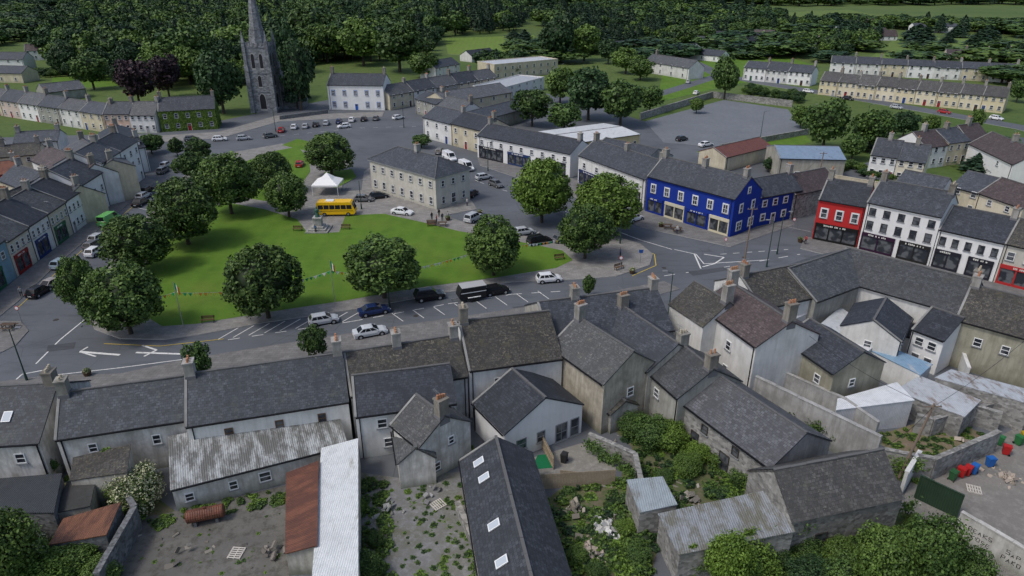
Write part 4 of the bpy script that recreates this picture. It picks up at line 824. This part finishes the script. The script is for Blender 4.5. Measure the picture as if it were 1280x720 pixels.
def bus():
    p=G(422,269); q=G(450,269); b=Bld('yellow_minibus',Vector((0,0,0)),True); y=paint((.8,.47,.01),.3); gl=paint((.015,.018,.022),.08); V=lambda *a:Vector(a)
    L,W,Hh=7.6,2.3,2.9
    prof=[(-L/2,.4),(L/2-.3,.4),(L/2,.7),(L/2-.05,1.4),(L/2-.6,Hh-.25),(L/2-.9,Hh),(-L/2+.2,Hh),(-L/2,Hh-.3)]
    for s_ in(-1,1): b.f('b',y,[V(x,s_*W/2,z) for x,z in prof])
    for i in range(len(prof)):
        a,c=prof[i],prof[(i+1)%len(prof)]; b.f('b',y if i not in(3,) else gl,[V(a[0],-W/2,a[1]),V(c[0],-W/2,c[1]),V(c[0],W/2,c[1]),V(a[0],W/2,a[1])])
    for s_ in(-1,1):
        for k in range(6): x=-L/2+.35+k*1.12; b.box('w',gl,V(x,s_*W/2-(.02 if s_<0 else 0),1.5),V(1.0,0,0),V(0,.02,0),V(0,0,.85))
        b.box('w',BLK,V(-L/2+.1,s_*W/2-(.02 if s_<0 else 0),1.1),V(L-.5,0,0),V(0,.02,0),V(0,0,.08))
        for x in(-2.3,2.4): b.cyl('t',paint((.015,.015,.015),.8),V(x,s_*(W/2-.22),.42),.42,.42,.24,14,V(0,s_,0)); b.cyl('t',GREY,V(x,s_*(W/2+.03),.42),.22,.2,.02,10,V(0,s_,0))
    b.box('r',WHT,V(-2,-.6,Hh),V(1.6,0,0),V(0,1.2,0),V(0,0,.15)); o=b.done(); o.location=(p.x,p.y,.14); o.rotation_euler=(0,0,math.atan2(q.y-p.y,q.x-p.x)+.04)
bus()
def horsebox():
    p=G(589,374); q=G(620,369); b=Bld('horse_trailer',Vector((0,0,0)),True); V=lambda *a:Vector(a); k=paint((.02,.02,.022),.35)
    L,W=4.2,1.9; prof=[(-L/2,.5),(L/2-.2,.5),(L/2,.9),(L/2-.15,1.7),(L/2-.5,2.35),(-L/2,2.35)]
    for s_ in(-1,1): b.f('b',k,[V(x,s_*W/2,z) for x,z in prof])
    for i in range(len(prof)): a,c=prof[i],prof[(i+1)%len(prof)]; b.f('b',k,[V(a[0],-W/2,a[1]),V(c[0],-W/2,c[1]),V(c[0],W/2,c[1]),V(a[0],W/2,a[1])])
    b.box('roof',paint((.4,.4,.4)),V(-L/2-.05,-W/2-.05,2.36),V(L-.4,0,0),V(0,W+.1,0),V(0,0,.06))
    for s_ in(-1,1):
        b.box('strip',WHT,V(-L/2,s_*(W/2)-(.02 if s_<0 else 0),1.5),V(L-.3,0,0),V(0,.02,0),V(0,0,.1)); b.box('g',WHT,V(-1.2,s_*(W/2+.1)-.11,.75),V(2,0,0),V(0,.22,0),V(0,0,.06))
        for x in(-.65,.15): b.cyl('t',paint((.015,.015,.015),.8),V(x+.1,s_*(W/2),.35),.35,.35,.2,12,V(0,s_,0))
    b.box('bar',GREY,V(L/2-.2,-.05,.45),V(1.4,0,0),V(0,.1,0),V(0,0,.1)); b.cyl('j',GREY,V(L/2+.9,0,.1),.05,.05,.5,6); o=b.done(); o.location=(p.x,p.y,.02); o.rotation_euler=(0,0,math.atan2(q.y-p.y,q.x-p.x)+math.pi)
horsebox()
# ---------------------------------------------------------------- street furniture
def marquee():
    p=G(411,241); b=Bld('white_marquee',p); w=5.5; V=lambda x,y,z:p+Vector((x,y,z)); cm=paint((.82,.82,.81),.6)
    for x in(-1,1):
        for y in(-1,1): b.cyl('pole',WHT,V(x*w/2,y*w/2,0),.06,.06,2.5,6)
    c=[V(-w/2-.1,-w/2-.1,2.5),V(w/2+.1,-w/2-.1,2.5),V(w/2+.1,w/2+.1,2.5),V(-w/2-.1,w/2+.1,2.5)]; top=V(0,0,4.6)
    for i in range(4):
        a,d=c[i],c[(i+1)%4]; m1=a.lerp(top,.5)-Z*.25; m2=d.lerp(top,.5)-Z*.25
        b.f('canopy',cm,[a,d,m2,m1]); b.f('canopy',cm,[m1,m2,top]); b.f('valance',cm,[a-Z*.35,d-Z*.35,d,a])
    b.done()
marquee()
def person_mesh(shirt,trs,pose=0):
    me=bpy.data.meshes.new('person')
    V=[(0,0,.92),(0,0,1.15),(0,0,1.4),(0,0,1.52),(0,0,1.62),(0,0,1.74),(.1,0,.86),(.11,.03,.48),(.12,0,.08),(.12,.14,.04),(-.1,0,.86),(-.11,-.02,.48),(-.12,0,.08),(-.12,.14,.04),(.2,0,1.38),(.27,0,1.1),(.27,.1,.86),(-.2,0,1.38),(-.27,0,1.1),(-.26,.12,.88)]
    E=[(0,1),(1,2),(2,3),(3,4),(4,5),(0,6),(6,7),(7,8),(8,9),(0,10),(10,11),(11,12),(12,13),(2,14),(14,15),(15,16),(2,17),(17,18),(18,19)]
    me.from_pydata(V,E,[]); o=link(bpy.data.objects.new('p',me)); m=o.modifiers.new('s','SKIN'); rad=[.15,.15,.17,.06,.1,.09,.1,.075,.05,.045,.1,.075,.05,.045,.07,.05,.04,.07,.05,.04]
    for i,r in enumerate(rad): me.skin_vertices[0].data[i].radius=(r,r*.8)
    me.skin_vertices[0].data[0].use_root=True; o.modifiers.new('ss','SUBSURF').levels=1
    dg=bpy.context.evaluated_depsgraph_get(); nm=bpy.data.meshes.new_from_object(o.evaluated_get(dg)); bpy.data.objects.remove(o)
    nm.materials.clear()
    for c in(trs,shirt,(.45,.28,.2),(.05,.03,.02)): nm.materials.append(paint(c,.8))
    hd=1.5; wz=.92
    for f in nm.polygons:
        c=f.center; f.material_index=0 if c.z<wz and not(abs(c.x)>.2 and c.z>.8) else (3 if (c.z>hd+.2 or (c.z>hd+.08 and c.y<0)) else 2) if c.z>hd else 1
    return nm
def person(u,v,shirt,trs,pose=0,z=.12,rot=None):
    o=link(bpy.data.objects.new('person',person_mesh(shirt,trs,pose))); o.location=G(u,v)+Z*z; o.rotation_euler=(0,0,R.uniform(0,6.28) if rot is None else rot)
for a in [(540,276,(.03,.03,.04),(.02,.02,.03)),(546,279,(.2,.03,.03),(.02,.03,.06)),(553,277,(.04,.05,.06),(.03,.03,.03)),(560,275,(.3,.3,.3),(.03,.03,.05)),(549,272,(.02,.02,.02),(.03,.03,.03)),(584,258,(.4,.4,.4),(.03,.03,.06)),(775,322,(.1,.1,.2),(.03,.03,.03)),
          (1006,306,(.35,.05,.05),(.03,.03,.03)),(846,293,(.4,.4,.4),(.03,.03,.06)),(190,262,(.05,.05,.05),(.03,.03,.05)),(28,372,(.3,.3,.3),(.03,.03,.03)),(395,292,(.05,.1,.2),(.03,.03,.03))]: person(*a)
def bench(u,v,ang=0,z=.12,name='park_bench'):
    p=G(u,v)+Z*z; X=Vector((math.cos(ang),math.sin(ang),0)); Y=Vector((-X.y,X.x,0)); b=Bld(name,p)
    wd=paint((.12,.07,.04),.7)
    for i in range(4): b.box('seat',wd,p-X*.9+Y*(i*.12)+Z*.45,X*1.8,Y*.1,Z*.04)
    for i in range(3): b.box('backrest',wd,p-X*.9+Y*.5+Z*(.58+i*.14),X*1.8,Y*.04,Z*.1)
    for s_ in(-.8,.75): b.box('leg',BLK,p+X*s_+Z*0,X*.06,Y*.06,Z*.45); b.box('leg',BLK,p+X*s_+Y*.46,X*.06,Y*.06,Z*.98)
    b.done()
for a in [(260,405,.15),(372,290,0),(432,288,0),(700,326,.3),(775,338,.6),(540,284,.2)]: bench(*a)
def picnic(u,v):
    p=G(u,v)+Z*.12; b=Bld('picnic_table',p); wd=paint((.10,.07,.05),.7); V=lambda x,y,z:p+Vector((x,y,z)); x=Vector((1,0,0));y=Vector((0,1,0))
    for i in range(4): b.box('top',wd,V(-.9,-.38+i*.2,.74),x*1.8,y*.17,Z*.04)
    for s_ in(-.85,.6): b.box('seat',wd,V(-.9,s_,.45),x*1.8,y*.25,Z*.04)
    for s_ in(-.7,.6): b.box('leg',wd,V(s_,-.7,.38),x*.08,y*1.4,Z*.07); b.box('leg',wd,V(s_,-.35,0),x*.08,y*.08,Z*.74); b.box('leg',wd,V(s_,.28,0),x*.08,y*.08,Z*.74)
    b.done()
for a in [(539,281),(553,283),(846,290),(12,412),(834,286)]: picnic(*a)
def monument():
    p=G(399,288)+Z*.12; b=Bld('bronze_monument',p); st=plaster((.42,.41,.39),.5); br=paint((.05,.12,.09),.6); x=Vector((1,0,0));y=Vector((0,1,0))
    for i,(w,h,z) in enumerate([(4.2,.25,0),(3.2,.3,.25),(2.2,.35,.55)]): b.box('step',st,p-x*w/2-y*w/2+Z*z,x*w,y*w,Z*h)
    b.box('pedestal',st,p-x*.7-y*.7+Z*.9,x*1.4,y*1.4,Z*1.5); b.box('cornice',st,p-x*.85-y*.85+Z*2.4,x*1.7,y*1.7,Z*.2)
    b.cyl('statue',br,p+Z*2.6,.45,.3,.9,10); b.cyl('statue',br,p+Z*3.5,.32,.42,.5,10); b.cyl('statue',br,p+Z*4.0,.38,.14,.25,10); b.cyl('statue',br,p+Z*4.25,.16,.17,.2,8); b.cyl('statue',br,p+Z*4.45,.17,.06,.16,8)
    b.cyl('statue',br,p+x*.3+Z*3.9,.1,.08,.8,6,Vector((.6,-.4,-.5))); b.cyl('statue',br,p-x*.3+Z*3.9,.1,.08,.8,6,Vector((-.4,-.2,-.8)))
    b.done()
monument()
def lamp(u,v,h=7,dx=1,z=.12,col=None):
    p=G(u,v)+Z*z; b=Bld('street_lamp',p); m=col or paint((.03,.06,.05),.4)
    b.cyl('base',m,p,.16,.13,1.0,8); b.cyl('pole',m,p+Z*1.0,.09,.055,h-1,8); b.cyl('arm',m,p+Z*(h-.1),.04,.03,1.2,6,Vector((dx,0,.25)))
    b.box('lamp_head',GREY,p+Vector((dx*1.1-.3,-.12,h+.12)),Vector((.65,0,0)),Vector((0,.24,0)),Z*.12); b.done()
for a in [(487,384,6.5,-1),(958,334,8,-1),(971,318,7.5,1),(775,305,6.5,1),(64,300,7,1),(452,262,6,1),(34,476,7,1),(610,214,7,1),(1010,165,8,1),(950,175,8,1),(505,160,7,1),(345,165,7,1),(790,238,6,1),(835,398,7,-1),(1080,165,8,1),(700,105,8,1)]: lamp(*a)
def flagpole(u,v,h):
    p=G(u,v)+Z*.12; b=Bld('flagpole',p); b.cyl('pole',paint((.3,.3,.3)),p,.06,.04,h,6)
    for i,c in enumerate([(.02,.35,.1),(.75,.75,.72),(.75,.22,.02)]):
        for j in range(2):
            x0=i*.34+j*.17; f=lambda x:Vector((x*.5+.05,.08*math.sin(x*7),-x*.75)); q=p+Z*(h-.1)
            b.f('flag',paint(c,.8),[q+f(x0),q+f(x0+.17),q+f(x0+.17)-Z*1.1,q+f(x0)-Z*1.1])
    b.done()
flagpole(230,411,7); flagpole(419,381,7)
def bunting(pts,col=None):
    P=[G(*p)+Z*(h) for *p,h in pts]; b=Bld('bunting',P[0],True); cs=[(.8,.8,.78),(.8,.8,.78),(.7,.65,.1),(.03,.4,.12),(.75,.33,.03)]
    for a,c in zip(P,P[1:]):
        L=(c-a).length; n=int(L/.62)
        pos=lambda t:a.lerp(c,t)-Z*(4*t*(1-t)*L*.035)
        for i in range(n):
            q=pos(i/n);r=pos((i+1)/n); b.f('s',WHT,[q,r,r+Z*.035,q+Z*.035]); b.f('f',paint(R.choice(cs),.8),[q,q.lerp(r,.8),q.lerp(r,.4)-Z*.5])
    b.done()
bunting([(232,411,5.5),(336,385,3.5),(419,381,5.5),(481,368,3.5),(612,340,4.5),(735,318,4)]); bunting([(164,410,4),(230,411,5.6)])
def sign(u,v,shape='round',z=.12):
    p=G(u,v)+Z*z; b=Bld('traffic_sign',p); b.cyl('post',GREY,p,.04,.04,2.4,6)
    if shape=='round': b.cyl('plate',paint((.5,.03,.03)),p+Z*2.4-Vector((0,.05,0)),.32,.32,.03,16,Vector((0,-1,0))); b.cyl('plate',WHT,p+Z*2.4-Vector((0,.082,0)),.24,.24,.01,16,Vector((0,-1,0)))
    else: b.box('plate',paint((.02,.08,.3)),p+Vector((-.35,-.08,1.9)),Vector((.7,0,0)),Vector((0,.03,0)),Z*.6)
    b.done()
for a in [(28,405,'round'),(775,340,'round'),(800,330,'sq'),(118,408,'sq'),(990,290,'round'),(470,208,'sq'),(905,316,'round')]: sign(*a)
def bin_(u,v,c,name='wheelie_bin',z=.04):
    p=G(u,v)+Z*z; b=Bld(name,p); m=paint(c,.5); a=R.uniform(0,6.28); X=Vector((math.cos(a),math.sin(a),0));Y=Vector((-X.y,X.x,0))
    lo=[p+X*x*.24+Y*y*.28+Z*.08 for x,y in((-1,-1),(1,-1),(1,1),(-1,1))]; hi=[p+X*x*.3+Y*y*.36+Z*1.0 for x,y in((-1,-1),(1,-1),(1,1),(-1,1))]
    for i in range(4): b.f('body',m,[lo[i],lo[(i+1)%4],hi[(i+1)%4],hi[i]])
    b.box('lid',m,p-X*.32-Y*.38+Z*1.0,X*.64,Y*.78,Z*.07); b.box('lid',m,p-X*.25-Y*.3+Z*1.07,X*.5,Y*.55,Z*.04)
    for s_ in(-1,1): b.cyl('wheel',BLK,p+X*s_*.24+Y*.3+Z*.12,.12,.12,.06,10,X*s_)
    b.done()
for a in [(1200,596,(.4,.02,.02)),(1208,594,(.4,.02,.02)),(1216,592,(.02,.12,.4)),(1236,583,(.02,.12,.4)),(1248,556,(.03,.15,.05)),(1256,568,(.4,.02,.02)),(1272,556,(.03,.15,.05)),(1278,552,(.4,.3,.02)),(1190,600,(.03,.1,.04)),(1148,444,(.02,.15,.4)),(1250,472,(.4,.02,.02)),(40,615,(.02,.1,.35)),(150,580,(.03,.03,.03)),(705,578,(.03,.03,.03))]: bin_(*a)
def tank():
    p=G(259,652); d=(G(285,645)-G(235,655)).normalized(); b=Bld('rusty_oil_tank',p); m=corr((.20,.08,.05),.6,(.10,.045,.03)); n=Vector((-d.y,d.x,0))
    b.cyl('tank',m,p-d*1.5+Z*.95,.6,.6,3.0,18,d); b.cyl('end',m,p-d*1.62+Z*.95,.42,.6,.12,18,d); b.cyl('end',m,p+d*1.5+Z*.95,.6,.42,.12,18,d); b.cyl('cap',m,p+Z*1.5,.12,.12,.2,8)
    for s_ in(-.9,.9): b.box('cradle',STD,p+d*(s_-.12)-n*.5,d*.24,n*1.0,Z*.5)
    b.done()
tank()
def pole(u,v,h,lean=0):
    p=G(u,v); b=Bld('utility_pole',p); m=paint((.2,.155,.12),.9); ax=Vector((lean,0,1)).normalized(); b.cyl('pole',m,p,.15,.1,h,8,ax); t=p+ax*(h-.4); b.box('crossarm',m,t-Vector((.8,.05,0)),Vector((1.6,0,0)),Vector((0,.1,0)),Z*.1)
    for x in(-.7,0,.7): b.cyl('insulator',GREY,t+Vector((x,0,.1)),.05,.04,.16,6)
    b.done(); return t
t1=pole(1122,600,9,.14); t2=pole(930,330,10); t3=pole(1020,240,9); t4=pole(62,295,8); t5=pole(1290,470,9)
def wire(a,c,sag=.8):
    b=Bld('overhead_wire',a,True); n=14; f=lambda t:a.lerp(c,t)-Z*(4*t*(1-t)*sag)
    for i in range(n): q=f(i/n);r=f((i+1)/n); b.cyl('w',BLK,q,.018,.018,(r-q).length,4,r-q,False)
    b.done()
wire(t1,t5); wire(t2,t3); wire(t1,G(1095,562,6.8)); wire(t1,G(990,402,8))
def rubble(u,v,n,r,c,name='rubble_pile'):
    p=G(u,v); b=Bld(name,p,True); ms=[paint(c,.9),paint(mul(c,.65),.9),paint(mul(c,1.25),.9)]
    for i in range(n):
        a=R.uniform(0,6.28);d=abs(R.gauss(0,r)); q=p+Vector((math.cos(a)*d,math.sin(a)*d,max(0,(r-d))*.3)); s_=R.uniform(.12,.45); X=Vector((R.uniform(-1,1),R.uniform(-1,1),R.uniform(-.4,.4))).normalized(); Y=X.orthogonal().normalized(); b.box('r',R.choice(ms),q,X*s_*1.6,Y*s_,X.cross(Y)*s_*.35)
    b.done()
rubble(755,665,90,1.4,(.48,.48,.46)); rubble(735,690,50,1.0,(.35,.3,.25),'timber_scraps'); rubble(790,545,40,1.0,(.35,.33,.3)); rubble(860,625,40,1.2,(.3,.28,.25)); rubble(1260,600,40,1.2,(.35,.3,.25),'scrap_pile'); rubble(480,640,25,1.2,(.3,.3,.28)); rubble(60,655,30,.9,(.25,.2,.16),'scrap_pile'); rubble(1215,560,40,1.2,(.4,.35,.3),'scrap_pile'); rubble(340,690,18,1.6,(.2,.18,.16),'scrap_pile'); rubble(1180,630,20,1,(.3,.3,.3),'scrap_pile'); rubble(535,620,12,1.5,(.25,.25,.25),'scrap_pile'); rubble(235,690,14,2.2,(.22,.2,.17),'scrap_pile'); rubble(715,640,30,1.6,(.3,.27,.22),'timber_scraps')
def pallet(u,v,z=.05,tilt=0):
    p=G(u,v)+Z*z; b=Bld('wooden_pallet',p); a=R.uniform(0,3); X=Vector((math.cos(a),math.sin(a),0)); Y=Vector((-X.y,X.x,0)); m=paint((.5,.47,.42),.9)
    for s_ in(0,.52,1.04): b.box('bearer',m,p+Y*s_,X*1.2,Y*.1,Z*.09)
    for i in range(6): b.box('slat',m,p+X*(i*.22)+Z*.092,X*.12,Y*1.14,Z*.025)
    b.done()
for a in [(752,690),(762,650),(1225,610),(1195,640),(300,700),(545,640)]: pallet(*a)
def planter(u,v):
    p=G(u,v)+Z*.12; b=Bld('flower_planter',p); b.cyl('tub',paint((.08,.05,.03),.8),p,.4,.5,.55,10); b.done(); tree('planter_flowers',p+Z*.4,.6,1.1,'bush','flow',2)
for a in [(110,470),(790,342),(560,276),(600,268),(1000,303),(826,284)]: planter(*a)
slab('artificial_turf',[(664,588),(672,570),(692,568),(690,586)],0,.1,paint((.01,.15,.06),.9))
# ---------------------------------------------------------------- light
w=bpy.data.worlds.new('World'); sc.world=w; w.use_nodes=True; nt=w.node_tree; sk=nt.nodes.new('ShaderNodeTexSky'); sk.sky_type='NISHITA'; sk.sun_disc=False
EL,AZ=math.radians(56),math.radians(-118)
sk.sun_elevation=EL; sk.sun_rotation=AZ; sk.dust_density=3; sk.air_density=1.0; sk.ozone_density=1
bg=nt.nodes['Background']; nt.links.new(sk.outputs[0],bg.inputs[0]); bg.inputs[1].default_value=.145
sl=bpy.data.lights.new('sun','SUN'); sl.energy=1.5; sl.angle=math.radians(12); sl.color=(1,.97,.92); so=link(bpy.data.objects.new('sun',sl))
d=Vector((math.sin(AZ)*math.cos(EL),math.cos(AZ)*math.cos(EL),math.sin(EL))); so.rotation_euler=d.to_track_quat('Z','Y').to_euler(); so.location=(0,0,200)
cam=bpy.data.cameras.new('camera'); cam.lens=24; cam.sensor_width=36; cam.clip_end=20000; co=link(bpy.data.objects.new('camera',cam)); co.location=(0,0,H); co.rotation_euler=(math.pi/2-PT,0,0); sc.camera=co
sc.view_settings.view_transform='Standard'; sc.view_settings.look='None'; sc.view_settings.exposure=0
